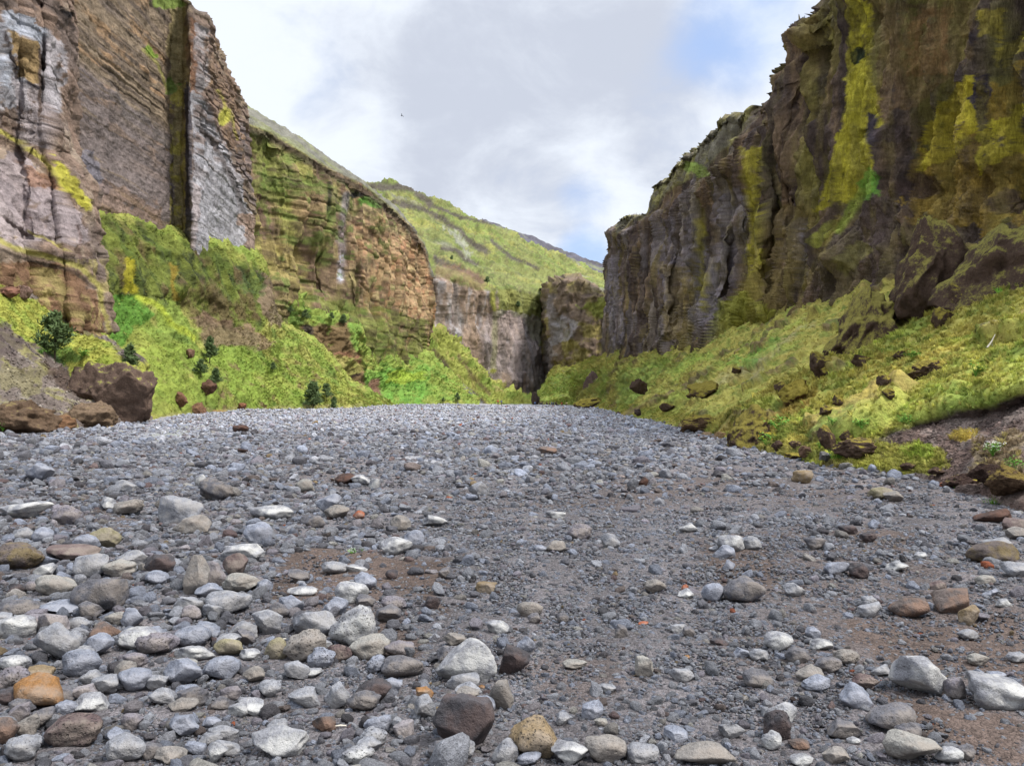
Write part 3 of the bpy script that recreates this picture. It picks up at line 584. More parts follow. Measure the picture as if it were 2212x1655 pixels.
def pR(P):
    P.st = .38
    P.mix(np.ones(len(P.p)), S(80, 69, 63)); x, y = P.sx, P.sy
    P.noise(8, .1, S(64, 54, 52), .7, seed=140, aniso=(1, 1, .6)); P.noise(4, .25, S(114, 94, 72), .6, seed=141, aniso=(1, 1, .5)); P.noise(9, .4, S(112, 104, 50), .55, seed=142, aniso=(1.5, 1.5, .25))
    G = S(112, 106, 116)
    for pl in ([(1312, 560), (1335, 520), (1350, 760), (1318, 770)], [(1470, 540), (1500, 460), (1530, 520), (1570, 640), (1540, 740), (1490, 700)], [(1545, 420), (1600, 400), (1615, 560), (1580, 620), (1548, 560)], [(1420, 480), (1450, 480), (1470, 640), (1430, 660)], [(1690, 470), (1740, 480), (1740, 560), (1690, 560)]):
        P.poly(pl, G, amt=.75, brk=.15, warp=12)
    YM = S(142, 134, 42); MO = S(112, 106, 44); OC = S(106, 92, 54)
    P.noise(3.5, .25, S(58, 50, 48), .6, seed=143, aniso=(2, 2, .22)); P.noise(3, .3, S(112, 100, 62), .5, seed=144, aniso=(2, 2, .2)); P.noise(5, .25, S(118, 114, 50), .55, seed=145, aniso=(1.5, 1.5, .35), where=sstep(1380, 2000, x), veg=.2)
    P.noise(6, .3, S(112, 105, 108), .55, seed=146, aniso=(1.5, 1.5, .35), where=sstep(1700, 1450, x))
    P.poly([(1602, 320), (1640, 322), (1640, 470), (1650, 640), (1610, 650), (1612, 470)], YM, amt=.85, warp=6, brk=.05); P.poly([(1505, 470), (1520, 470), (1526, 620), (1520, 700), (1510, 620)], YM, amt=.75, warp=6)
    P.poly([(1435, 560), (1480, 580), (1500, 720), (1440, 740)], S(126, 110, 62), amt=.55, brk=.15)
    P.poly([(1640, 470), (1740, 440), (1730, 560), (1690, 700), (1580, 740), (1600, 620), (1650, 560)], OC, amt=.8, brk=.06, veg=.2); P.poly([(1560, 640), (1620, 640), (1720, 690), (1580, 745), (1520, 750), (1540, 680)], S(124, 124, 46), amt=.8, brk=.1, veg=.4)
    P.poly([(1832, 0), (1880, 0), (1880, 120), (1905, 260), (1870, 300), (1900, 420), (1760, 460), (1800, 340), (1828, 200)], S(150, 142, 44), amt=.95, warp=9, brk=.04, veg=.1); P.poly([(1850, 0), (1872, 0), (1862, 90), (1848, 100)], S(176, 168, 48), amt=.9)
    P.ell(1852, 120, 14, 20, S(44, 50, 36), warp=8); P.poly([(1872, 240), (1890, 250), (1892, 320), (1874, 310)], S(62, 56, 62), warp=4)
    P.poly([(1960, 380), (2060, 200), (2212, 140), (2212, 500), (2060, 480), (1960, 470)], S(130, 108, 46), amt=.85, brk=.1, warp=25); P.poly([(2020, 230), (2110, 160), (2140, 240), (2080, 320), (1990, 380)], S(156, 144, 40), amt=.9, brk=.12, warp=18)
    P.poly([(2120, 260), (2212, 230), (2212, 330), (2100, 380)], S(168, 158, 42), amt=.9, brk=.12, warp=18); P.poly([(2110, 30), (2180, 20), (2160, 90), (2110, 80)], S(148, 134, 44), amt=.8, brk=.1); P.poly([(2150, 120), (2212, 60), (2212, 110), (2160, 150)], S(150, 138, 48), amt=.8, brk=.1)
    P.poly([(1900, 0), (2110, 0), (2100, 120), (2000, 220), (1900, 260)], S(104, 84, 58), amt=.6, brk=.15); P.poly([(1960, 20), (2060, 10), (2040, 160), (1960, 160)], S(126, 92, 58), amt=.45, brk=.2)
    P.poly([(2106, 170), (2134, 160), (2138, 190), (2132, 275), (2116, 282), (2108, 230), (2086, 215), (2100, 205)], S(62, 56, 64), warp=5, soft=3); P.poly([(2090, 75), (2110, 50), (2112, 85), (2095, 100)], S(64, 56, 60), warp=5)
    P.ell(1985, 405, 60, 26, S(74, 60, 58), warp=12, amt=.8); P.ell(2170, 440, 40, 26, S(56, 46, 50), warp=12, amt=.8); P.ell(1930, 290, 40, 24, S(66, 56, 56), warp=14, amt=.7)
    P.poly([(1848, 400), (1880, 360), (1900, 380), (1902, 420), (1860, 440)], S(104, 150, 56), warp=8, brk=.05, veg=1); P.line([(1860, 420), (1830, 470), (1810, 500)], 14, S(132, 142, 56), amt=.8, brk=.1, veg=.6)
    P.poly([(1740, 520), (1790, 480), (1810, 490), (1770, 530)], S(136, 136, 54), warp=6, amt=.85, veg=.6); P.poly([(1800, 560), (1860, 520), (1880, 540), (1830, 600)], S(128, 124, 52), warp=8, amt=.75, brk=.1, veg=.5); P.line([(1810, 470), (1780, 540), (1740, 620)], 9, S(124, 112, 50), amt=.6, brk=.1)
    P.poly([(1740, 560), (1940, 440), (1950, 620), (1800, 680), (1740, 650)], S(80, 68, 66), amt=.5, brk=.15)
    # mossy shoulders above the lip
    ly = np.interp(x, LX, LY); g = sstep(4, -6, y - ly + 10 * P.wy) * (x < 1648) * (x > 1330)
    P.mix(g * .8, S(126, 122, 76)); P.noise(2.2, .15, S(80, 72, 66), .8, seed=149, where=g); P.noise(7, .1, S(92, 88, 80), .85, seed=150, aniso=(1, 1, 2.2), where=g); P.ell(1500, 470 - 100, 26, 16, S(120, 136, 62), veg=.5); P.poly([(1345, 452), (1392, 446), (1392, 462), (1350, 466)], S(138, 136, 66), amt=.9)
    P.noise(3, .5, S(44, 38, 38), .5, seed=151)
structure('cliff_face', cols, dR, pR, M_WALL, 'dark brown cliff wall with yellow moss streaks towering along the right side', 'cliff', smooth=False, step=1.6, fine=.24, kc=1.4, grain=True)

# ---- left apron, hanging moss and grass
cols = [
    [(150, 925, 50), (150, 915, 52), (150, 800, 64), (150, 700, 72), (150, 640, 76), (150, 560, 80), (150, 470, 88), (150, 440, 96)],
    [(205, 925, 49), (205, 912, 51), (205, 800, 64), (205, 710, 72), (205, 640, 76), (205, 560, 79), (205, 470, 87), (205, 440, 96)],
    [(260, 921, 52), (260, 908, 54), (260, 800, 68), (260, 710, 77), (260, 645, 83), (260, 560, 86), (260, 480, 94), (255, 450, 104)],
    [(300, 918, 55), (300, 906, 57), (300, 800, 72), (300, 715, 81), (300, 645, 88), (300, 565, 91), (300, 486, 99), (300, 455, 110)],
    [(350, 912, 60), (350, 902, 62), (350, 795, 78), (350, 725, 86), (350, 655, 93), (350, 580, 97), (350, 500, 106), (350, 470, 116)],
    [(400, 904, 70), (400, 894, 72), (400, 795, 86), (400, 735, 93), (400, 670, 99), (400, 595, 103), (400, 512, 108.5), (400, 490, 118)],
    [(460, 896, 84), (460, 887, 88), (460, 795, 98), (460, 740, 103), (460, 690, 107), (460, 610, 110), (460, 528, 114), (460, 505, 126)],
    [(520, 894, 94), (520, 885, 98), (520, 790, 106), (520, 740, 111), (520, 690, 115), (520, 620, 120), (520, 552, 126), (520, 520, 136)],
    [(560, 892, 99), (560, 884, 102), (560, 795, 110), (560, 745, 115), (560, 690, 120), (560, 640, 126), (560, 580, 136), (558, 560, 146)],
    [(606, 891, 103), (606, 883, 106), (606, 810, 114), (606, 770, 118), (606, 740, 122), (606, 725, 126), (604, 704, 133), (598, 700, 145)],
    [(645, 890, 106), (645, 882, 110), (645, 830, 117), (645, 795, 121), (645, 770, 125), (645, 750, 129), (645, 730, 136), (645, 726, 148)],
    [(690, 889, 110), (690, 881, 114), (690, 845, 120), (690, 820, 124), (690, 800, 128), (690, 780, 132), (690, 760, 138), (690, 757, 150)],
    [(730, 888, 114), (730, 880, 118), (730, 860, 122), (730, 845, 126), (730, 830, 130), (730, 818, 134), (730, 806, 139), (730, 803, 150)],
    [(770, 887, 120), (770, 880, 124), (770, 870, 127), (770, 862, 130), (770, 853, 134), (770, 846, 138), (770, 837, 142), (770, 835, 152)],
    [(820, 886, 134), (820, 880, 140), (820, 877, 144), (820, 874, 148), (820, 871, 151), (820, 868, 154), (820, 864, 157), (820, 863, 160)],
    [(850, 890, 150), (850, 886, 155), (850, 884, 157), (850, 883, 159), (850, 882, 161), (850, 881, 163), (850, 880, 165), (850, 880, 168)]]
def dSL(p, n, sx, sy):
    hang = sstep(660, 620, sy + (sx - 400) * -.12) * sstep(620, 560, sx)
    a = turf_disp(.9, .45, .2, seed=200)(p, n, sx, sy); b = rock_disp(.6, .45, .15, .05, .3, .6, seed=210, za=.35)(p, n, sx, sy)
    return a * (1 - hang)[:, None] * (.4 + .6 * sstep(900, 840, sy))[:, None] + b * hang[:, None]
def pSL(P):
    P.mix(np.ones(len(P.p)), S(140, 146, 64), 1.0); V = 1.0
    P.noise(10, .1, S(122, 140, 58), .8, seed=220); P.noise(4, .3, S(156, 150, 78), .7, seed=221); P.noise(3, .5, S(96, 120, 52), .7, seed=222)
    P.poly([(195, 470), (300, 480), (560, 580), (600, 640), (560, 720), (430, 700), (380, 650), (300, 640), (220, 640)], S(104, 112, 48), amt=.95, veg=.5)
    hm = polymask(P.sx, P.sy, [(195, 470), (300, 480), (560, 580), (600, 640), (560, 720), (430, 690), (300, 640), (215, 640)], 10)
    P.noise(4, .2, S(84, 98, 42), .85, seed=223, where=hm, aniso=(1, 1, .6)); P.noise(2.5, .3, S(50, 56, 36), .85, seed=224, where=hm, aniso=(1, 1, .5)); P.noise(5, .4, S(98, 76, 58), .7, seed=225, where=hm)
    P.poly([(265, 560), (292, 560), (300, 630), (270, 640)], S(150, 142, 32), amt=.9, warp=8); P.poly([(365, 570), (385, 580), (392, 650), (370, 650)], S(138, 116, 42), amt=.8, warp=8)
    P.poly([(228, 645), (300, 635), (330, 690), (290, 700), (270, 760), (240, 745)], S(86, 128, 46), amt=.9, veg=1, warp=10); P.line([(300, 640), (335, 655), (375, 700), (415, 730)], 10, S(162, 172, 52), amt=.8, veg=1, brk=.05)
    P.poly([(415, 690), (470, 680), (560, 720), (600, 740), (560, 760), (470, 750), (430, 730)], S(124, 100, 82), amt=.8, brk=.08, veg=.2); P.poly([(560, 585), (600, 630), (616, 700), (596, 712), (560, 660)], S(118, 98, 82), amt=.85, brk=.06, veg=.1)
    P.poly([(520, 590), (560, 590), (570, 640), (530, 640)], S(70, 86, 46), amt=.6, brk=.1)
    P.poly([(300, 740), (560, 760), (700, 860), (420, 880), (340, 860)], S(126, 146, 54), amt=.5, brk=.1, veg=1); P.noise(1.8, .58, S(110, 84, 66), .8, seed=226, where=sstep(740, 800, P.sy)); P.line([(350, 900), (460, 888), (600, 882), (780, 878)], 7, S(150, 140, 92), amt=.6, brk=.1)
    P.veg = np.maximum(P.veg, 1 - np.clip(hm, 0, 1) * .75)
structure('grass_slope', cols, dSL, pSL, M_MID, 'steep green grass apron under the tan cliff with hanging moss above', 'slope', step=2.0, scat=1, kc=.95)

# ---- near left scree and turf
cols = [
    [(-900, 1260, 14), (-900, 1200, 16), (-900, 1100, 19), (-900, 950, 24), (-900, 820, 28), (-900, 640, 34), (-900, 500, 40)],
    [(-400, 1050, 20), (-400, 1020, 22), (-400, 960, 26), (-400, 860, 31), (-400, 760, 36), (-400, 620, 42), (-400, 540, 50)],
    [(-100, 975, 28), (-100, 955, 30), (-100, 880, 36), (-100, 800, 42), (-100, 700, 48), (-100, 600, 55), (-100, 560, 64)],
    [(0, 955, 31), (0, 942, 33), (0, 870, 40), (0, 790, 46), (0, 700, 52), (0, 612, 58), (0, 580, 66)],
    [(60, 950, 33), (60, 938, 35.5), (60, 870, 42), (60, 810, 48), (60, 730, 54), (60, 645, 60), (60, 610, 68)],
    [(120, 945, 36), (120, 933, 38), (120, 880, 44), (120, 835, 50), (120, 775, 56), (120, 690, 63), (120, 650, 70)],
    [(180, 938, 40), (180, 926, 42), (180, 890, 47), (180, 850, 51), (180, 780, 56), (180, 725, 64), (180, 690, 72)],
    [(240, 930, 45), (240, 918, 47), (240, 885, 49), (240, 840, 52), (240, 785, 56), (240, 750, 63), (238, 730, 74)],
    [(290, 925, 49), (290, 914, 51), (290, 895, 52), (285, 860, 53), (275, 800, 55), (268, 780, 58), (262, 775, 66)],
    [(330, 925, 52), (330, 916, 54), (325, 910, 55), (315, 890, 56), (300, 860, 57), (290, 840, 59), (280, 830, 64)]]
def pSN(P):
    P.mix(np.ones(len(P.p)), S(108, 98, 92)); P.noise(1.5, .2, S(84, 74, 70), .7, seed=240); P.noise(1.2, .3, S(134, 128, 80), .75, seed=241, veg=.4); P.noise(.8, .5, S(140, 132, 126), .6, seed=242)
    P.poly([(-900, 700), (0, 640), (0, 600), (100, 660), (180, 720), (240, 750), (262, 775), (345, 790), (345, 850), (290, 850), (160, 820), (120, 770), (60, 740), (30, 700), (-900, 760)], S(150, 150, 62), amt=.98, veg=1, warp=9)
    P.noise(1.6, .3, S(116, 132, 52), .7, seed=243, where=(P.veg > .6)); P.poly([(80, 750), (160, 745), (180, 770), (130, 790)], S(70, 100, 40), amt=.8, veg=1); P.poly([(150, 790), (230, 770), (280, 800), (250, 835), (160, 835)], S(136, 146, 54), amt=.9, veg=1)
    P.poly([(-100, 700), (30, 700), (50, 760), (-100, 800)], S(80, 70, 68), amt=.8, warp=12); P.poly([(100, 790), (150, 800), (180, 850), (130, 850)], S(78, 64, 56), amt=.8)
    P.poly([(0, 780), (120, 800), (60, 860), (0, 850)], S(124, 118, 74), amt=.5, brk=.1, veg=.4); P.ell(25, 625, 22, 10, S(120, 90, 70), warp=4)
def dSN(p, n, sx, sy):
    knoll = polymask(sx, sy, [(150, 790), (225, 765), (290, 800), (270, 840), (180, 845)], 22)
    return turf_disp(.35, .3, .14, seed=250, ss=.8)(p, n, sx, sy) + n * (knoll * 1.6)[:, None]
structure('grass_slope', cols, dSN, pSN, M_NEAR, 'grey scree fan with yellowish turf above it at the left edge', 'slope', scat=2, kc=.95)

# ---- apron under the middle cliff
cols = [
    [(590, 893, 128), (590, 870, 132), (590, 800, 146), (590, 700, 156), (590, 650, 158), (590, 610, 164), (590, 590, 176)],
    [(640, 893, 132), (640, 870, 140), (640, 800, 153), (640, 720, 160), (640, 670, 163), (640, 622, 170), (640, 600, 182)],
    [(700, 892, 145), (700, 870, 156), (700, 810, 166), (700, 745, 170), (700, 690, 172), (700, 655, 182), (700, 640, 194)],
    [(770, 890, 160), (770, 868, 172), (770, 830, 178), (770, 770, 184), (770, 715, 190), (770, 690, 202), (770, 680, 214)],
    [(800, 889, 170), (800, 868, 182), (800, 840, 190), (800, 800, 198), (800, 775, 204), (800, 760, 212), (800, 745, 222)],
    [(850, 887, 186), (850, 868, 200), (850, 840, 214), (850, 810, 224), (850, 785, 232), (850, 765, 240), (850, 750, 250)],
    [(900, 886, 196), (900, 868, 212), (900, 840, 232), (900, 815, 245), (900, 790, 256), (900, 770, 268), (900, 755, 280)],
    [(940, 885, 204), (940, 868, 222), (940, 845, 245), (940, 825, 262), (940, 805, 276), (940, 790, 290), (940, 770, 305)],
    [(985, 884, 212), (985, 869, 232), (985, 858, 250), (985, 848, 264), (985, 836, 278), (985, 826, 290), (985, 820, 305)],
    [(1032, 884, 220), (1032, 874, 242), (1032, 872, 255), (1032, 870, 266), (1032, 867, 278), (1032, 865, 290), (1032, 865, 300)]]
def pSB(P):
    P.mix(np.ones(len(P.p)), S(136, 150, 66), 1); P.veg[:] = 1
    P.noise(9, .15, S(112, 146, 60), .8, seed=260); P.noise(5, .4, S(168, 160, 84), .6, seed=261)
    P.poly([(640, 700), (745, 700), (780, 790), (800, 840), (740, 830), (690, 770)], S(112, 86, 66), amt=.9, brk=.03, veg=.1, warp=9); P.poly([(650, 700), (672, 700), (690, 740), (660, 745)], S(70, 62, 54), warp=4)
    P.poly([(722, 770), (772, 770), (776, 800), (724, 800)], S(150, 108, 86), amt=.7, brk=.1, veg=0); P.poly([(724, 780), (775, 778), (775, 808), (726, 808)], S(142, 140, 74), amt=.8, veg=.5); P.line([(724, 812), (778, 810)], 5, S(54, 42, 34))
    P.poly([(790, 800), (940, 790), (900, 870), (800, 870)], S(104, 156, 62), amt=.6, brk=.08, veg=1); P.ell(880, 815, 40, 16, S(150, 170, 60), brk=.1, veg=1); P.ell(812, 845, 12, 26, S(124, 96, 78), warp=5, brk=.05, veg=.1)
    P.poly([(605, 650), (640, 640), (655, 700), (625, 712)], S(84, 112, 50), amt=.7, veg=1)
structure('grass_slope', cols, turf_disp(1.2, .9, .3, seed=270, ss=1.4), pSB, M_MID, 'bright green slope and grassy terrace below the ledged middle cliff', 'slope', scat=3, kc=.88)
cols = [
    [(925, 884, 240), (925, 868, 250), (925, 800, 285), (925, 745, 305), (925, 712, 318), (925, 700, 330)],
    [(955, 884, 246), (955, 868, 256), (955, 810, 290), (955, 760, 308), (955, 728, 320), (955, 715, 332)],
    [(1000, 884, 252), (1000, 868, 264), (1000, 835, 290), (1000, 800, 308), (1000, 768, 320), (1000, 755, 335)],
    [(1040, 884, 258), (1040, 870, 272), (1040, 850, 290), (1040, 830, 306), (1040, 806, 320), (1040, 800, 340)],
    [(1080, 884, 264), (1080, 873, 280), (1080, 866, 294), (1080, 858, 308), (1080, 848, 322), (1080, 845, 345)],
    [(1130, 884, 268), (1130, 876, 284), (1130, 874, 296), (1130, 872, 310), (1130, 868, 322), (1130, 866, 345)],
    [(1158, 885, 268), (1158, 880, 284), (1158, 879, 300), (1158, 878, 312), (1158, 877, 325), (1158, 876, 345)]]
def pSC(P):
    P.mix(np.ones(len(P.p)), S(144, 148, 68), 1); P.veg[:] = .9; P.noise(8, .2, S(118, 138, 58), .8, seed=280); P.noise(5, .4, S(168, 150, 92), .6, seed=281)
    P.line([(938, 760), (985, 820), (1050, 875)], 9, S(76, 64, 54), amt=.9, veg=0, warp=6); P.line([(1000, 830), (1040, 872)], 5, S(110, 112, 116), amt=.9, veg=0); P.line([(990, 770), (1040, 830), (1060, 850)], 6, S(96, 76, 60), amt=.8, brk=.1, veg=.1)
structure('grass_slope', cols, turf_disp(1.4, 1.2, .5, seed=290, ss=1.8), pSC, M_FAR, 'narrow grassy buttress slanting down in front of the far cliff', 'slope', scat=4, kc=.9)

# ---- right slope
cols = [
    [(1150, 885, 250), (1150, 878, 262), (1150, 873, 276), (1152, 868, 285), (1156, 862, 295), (1160, 850, 310), (1170, 842, 330), (1180, 836, 350)],
    [(1205, 882, 256), (1205, 877, 262), (1205, 872, 268), (1205, 863, 278), (1205, 850, 290), (1205, 832, 306), (1205, 812, 326), (1205, 790, 352)],
    [(1234, 882, 252), (1234, 877, 258), (1234, 870, 264), (1234, 861, 272), (1234, 849, 284), (1234, 830, 300), (1234, 808, 318), (1234, 788, 350)],
    [(1255, 886, 165), (1255, 879, 175), (1255, 872, 185), (1255, 862, 195), (1255, 850, 210), (1255, 830, 245), (1255, 805, 290), (1255, 785, 345)],
    [(1310, 898, 88), (1310, 890, 95), (1310, 882, 104), (1310, 872, 114), (1310, 858, 128), (1310, 835, 160), (1310, 790, 205), (1312, 765, 245)],
    [(1370, 912, 57), (1370, 904, 62), (1370, 892, 67), (1370, 880, 74), (1370, 868, 82), (1370, 835, 118), (1370, 785, 160), (1370, 765, 190)],
    [(1460, 928, 42), (1460, 918, 46), (1460, 905, 49), (1460, 893, 53), (1460, 880, 57), (1460, 838, 83), (1460, 785, 115), (1460, 755, 142)],
    [(1560, 962, 29), (1560, 950, 31), (1560, 930, 33), (1560, 912, 36), (1560, 897, 40), (1560, 828, 60), (1560, 770, 84), (1560, 725, 112)],
    [(1640, 984, 23), (1640, 972, 25), (1640, 950, 27), (1640, 925, 29.5), (1640, 905, 33), (1640, 810, 50), (1640, 750, 70), (1640, 690, 95)],
    [(1700, 996, 20), (1700, 984, 22), (1700, 960, 23.5), (1700, 930, 26), (1700, 905, 29), (1700, 800, 44), (1700, 735, 61), (1700, 672, 85)],
    [(1800, 1016, 17.5), (1800, 1004, 19), (1800, 985, 20), (1800, 955, 22.2), (1800, 925, 24), (1800, 790, 36), (1800, 710, 52), (1800, 635, 73)],
    [(1880, 1028, 16), (1880, 1014, 17.6), (1880, 990, 18.6), (1880, 958, 20.6), (1880, 935, 20.8), (1880, 775, 33), (1880, 680, 47), (1880, 600, 66)],
    [(1990, 1040, 14.5), (1990, 1026, 16.2), (1990, 985, 17.4), (1990, 922, 20), (1990, 898, 19.4), (1990, 750, 29.5), (1990, 640, 41), (1990, 560, 58)],
    [(2063, 1058, 13.4), (2063, 1042, 14.8), (2063, 980, 16.6), (2063, 900, 19.4), (2063, 873, 18.6), (2063, 730, 28), (2063, 610, 38), (2063, 520, 53)],
    [(2136, 1080, 12.2), (2136, 1062, 13.4), (2136, 980, 15.6), (2136, 894, 18.6), (2136, 866, 17.8), (2136, 715, 26), (2136, 580, 36), (2136, 490, 49)],
    [(2212, 1108, 11), (2212, 1090, 11.8), (2212, 985, 14.4), (2212, 865, 17.6), (2212, 836, 16.8), (2212, 700, 24.5), (2212, 560, 34), (2212, 460, 46)],
    [(2360, 1150, 9.4), (2360, 1125, 10.2), (2360, 1000, 13), (2360, 840, 16.4), (2360, 810, 15.6), (2360, 650, 23), (2360, 510, 31), (2360, 400, 41)],
    [(2700, 1240, 7.2), (2700, 1200, 8), (2700, 1040, 11), (2700, 800, 14), (2700, 770, 13.4), (2700, 600, 19), (2700, 430, 25), (2700, 300, 33)],
    [(3300, 1350, 5.6), (3300, 1280, 6.4), (3300, 1100, 9), (3300, 750, 11.5), (3300, 700, 11), (3300, 500, 15), (3300, 330, 20), (3300, 150, 26)]]
LIPX = [1500, 1560, 1640, 1700, 1800, 1880, 1990, 2063, 2136, 2212, 2400]; LIPY = [935, 925, 945, 950, 962, 950, 912, 886, 880, 850, 820]
EDX = [1150, 1310, 1370, 1470, 1560, 1700, 1800, 1930, 2063, 2212, 2400, 2700]; EDYY = [876, 889, 904, 919, 950, 984, 1004, 1018, 1042, 1090, 1140, 1210]
def dSR(p, n, sx, sy):
    s = np.clip(p[:, 1] / 60, .5, 2.2)
    d = .55 * s * fbm(p / 6, 3, 300) + .26 * s * fbm(p / 1.7, 3, 304, ridge=True) + .10 * fbm(p / .55, 3, 308, gain=.7) + .03 * fbm(p / .2, 2, 311)
    rk = sstep(.35, .6, fbm(p / 3.2, 4, 333)) * .5
    ed = .25 + .75 * sstep(8, 45, np.interp(sx, EDX, EDYY) - sy)
    return n * ((d + rk) * ed)[:, None]
def pSR(P):
    P.mix(np.ones(len(P.p)), S(148, 140, 66), 1); P.veg[:] = 1; x, y = P.sx, P.sy
    P.noise(6, .2, S(126, 138, 56), .7, seed=320); P.noise(2.2, .3, S(138, 120, 60), .45, seed=321); P.noise(1.2, .45, S(104, 116, 50), .7, seed=322)
    rk = sstep(.35, .55, fbm(P.p / 3.2, 4, 333)); P.mix(rk * .8, S(84, 68, 56), .15)
    P.poly([(1150, 880), (1150, 850), (1205, 820), (1310, 790), (1310, 870), (1240, 882)], S(112, 140, 58), amt=.5, brk=.15); P.poly([(1230, 840), (1290, 830), (1300, 870), (1250, 875)], S(120, 106, 60), amt=.6, brk=.1, veg=.5)
    P.poly([(1160, 878), (1150, 856), (1165, 858), (1180, 876)], S(90, 76, 66), amt=.8, veg=.1)
    P.poly([(1330, 800), (1400, 790), (1450, 800), (1400, 850), (1330, 880)], S(108, 140, 56), amt=.5, brk=.2); P.poly([(1370, 780), (1500, 770), (1560, 750), (1480, 800), (1400, 800)], S(120, 140, 54), amt=.6)
    P.poly([(1500, 830), (1600, 790), (1700, 730), (1760, 700), (1740, 720), (1620, 810), (1540, 850)], S(136, 128, 88), amt=.7, brk=.05, veg=.5); P.poly([(1560, 790), (1660, 740), (1700, 730), (1620, 790)], S(92, 140, 50), amt=.6, brk=.05)
    P.poly([(1570, 940), (1640, 900), (1740, 850), (1780, 850), (1700, 920), (1640, 955)], S(122, 98, 48), amt=.8, brk=.08, veg=.7); P.poly([(1720, 860), (1900, 760), (1980, 760), (1900, 840), (1780, 890)], S(140, 124, 58), amt=.55, brk=.08)
    P.poly([(2150, 600), (2212, 560), (2212, 600), (2160, 630)], S(104, 160, 54), amt=.8, veg=1); P.poly([(1760, 900), (1900, 850), (2000, 840), (1960, 890), (1850, 940), (1780, 950)], S(118, 138, 56), amt=.5, brk=.2)
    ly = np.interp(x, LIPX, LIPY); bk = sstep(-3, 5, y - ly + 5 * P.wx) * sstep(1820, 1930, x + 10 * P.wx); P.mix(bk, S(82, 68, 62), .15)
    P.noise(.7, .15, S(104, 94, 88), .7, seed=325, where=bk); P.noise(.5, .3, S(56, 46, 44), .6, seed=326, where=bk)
    P.mix(bk * sstep(20, 4, y - ly) * .8, S(46, 38, 34), 0)  # shade under the turf lip, painted as a dark strip
    P.noise(1.3, .15, S(140, 128, 60), .5, seed=327, where=1 - bk); P.noise(.7, .35, S(94, 112, 46), .6, seed=328, where=1 - bk)
    P.poly([(1780, 985), (1860, 960), (2030, 965), (2050, 1000), (1990, 1030), (1850, 1016)], S(138, 136, 60), amt=.9, brk=.04, veg=1, warp=10); P.ell(2075, 945, 26, 12, S(142, 124, 54), veg=1, warp=5); P.ell(1985, 985, 40, 20, S(128, 140, 54), veg=1, brk=.1)
    P.poly([(2090, 960), (2212, 930), (2212, 1040), (2110, 1040)], S(112, 98, 70), amt=.6, brk=.15, veg=.5)
    P.poly([(1600, 965), (1700, 955), (1800, 975), (1800, 1000), (1640, 980)], S(100, 96, 56), amt=.5, brk=.1, veg=.8)
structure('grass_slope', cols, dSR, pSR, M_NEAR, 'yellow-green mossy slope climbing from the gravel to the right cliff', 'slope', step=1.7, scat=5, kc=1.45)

# ------------------------------------------------------------------ river bed
EDGX = [-1400, -400, 0, 110, 240, 355, 460, 600, 740, 830, 1030, 1100, 1310, 1370, 1470, 1560, 1700, 1800, 1930, 2063, 2212, 2400, 2700, 3600]
EDGY = [1300, 1020, 942, 935, 920, 908, 888, 884, 880, 872, 871, 868, 889, 904, 919, 950, 984, 1004, 1018, 1042, 1090, 1140, 1210, 1330]
def sst(a, b, x): return sstep(a, b, np.asarray(x, float))
def gz(X, Y):
    X = np.atleast_1d(np.asarray(X, float)); Y = np.atleast_1d(np.asarray(Y, float)); p = np.stack([X, Y, X * 0], 1)
    z = 0.11 * fbm(p / 7, 3, 400) * sst(3, 9, Y) + 0.05 * fbm(p / 1.6, 3, 401) + 0.10 * fbm(p / 22, 2, 402) * sst(20, 60, Y)
    z = z - 0.65 * sst(140, 235, Y) * sst(-14, -6, X)
    return z + 0.12 * sst(70, 100, Y) * sst(160, 120, Y)
def ground_at(x, y):          # ground under a sighting
    Y = EYE * F / max(y - HY, 1.0)
    for _ in range(6):
        z = float(gz((x - CX) / F * Y, Y)[0]); Y = (EYE - z) * F / max(y - HY, 1.0)
    return (x - CX) / F * Y, Y, z
SANDC, GRAVC = S(86, 74, 68), S(98, 94, 96)
SAND = [([(560, 1225), (700, 1175), (830, 1190), (960, 1220), (960, 1330), (880, 1290), (700, 1330), (570, 1300)], 1.0), ([(760, 1330), (860, 1320), (900, 1400), (840, 1430), (770, 1390)], .9),
        ([(1820, 1340), (2212, 1330), (2230, 1450), (2000, 1460), (1840, 1400)], .9), ([(1860, 1490), (2212, 1560), (2230, 1660), (2120, 1650), (1960, 1560)], 1.0), ([(1480, 1175), (1660, 1200), (1680, 1270), (1560, 1260)], .8),
        ([(560, 985), (760, 985), (860, 1015), (760, 1045), (560, 1020)], .6), ([(1540, 955), (1800, 1005), (2000, 1050), (1900, 1060), (1700, 1010), (1540, 975)], .8), ([(1850, 1120), (2000, 1150), (1960, 1200), (1830, 1170)], .8), ([(330, 1100), (480, 1095), (470, 1120), (340, 1122)], .8), ([(1130, 1430), (1300, 1400), (1400, 1470), (1250, 1540), (1150, 1500)], .5)]
def sandmask(x, y):
    Yw = EYE * F / np.maximum(y - HY, 1); m = .62 * sst(.12, .42, fbm(np.stack([(x - CX) / F * Yw / 7, Yw / 13, x * 0], 1), 4, 415)) * sst(9, 16, Yw); ns = np.stack([x / 60, y / 30, x * 0], 1); wx = fbm(ns, 4, 410) * 26; wy = fbm(ns + 9, 4, 411) * 13
    for pl, a in SAND: m = np.maximum(m, polymask(x + wx, y + wy, pl, 14) * a)
    return m
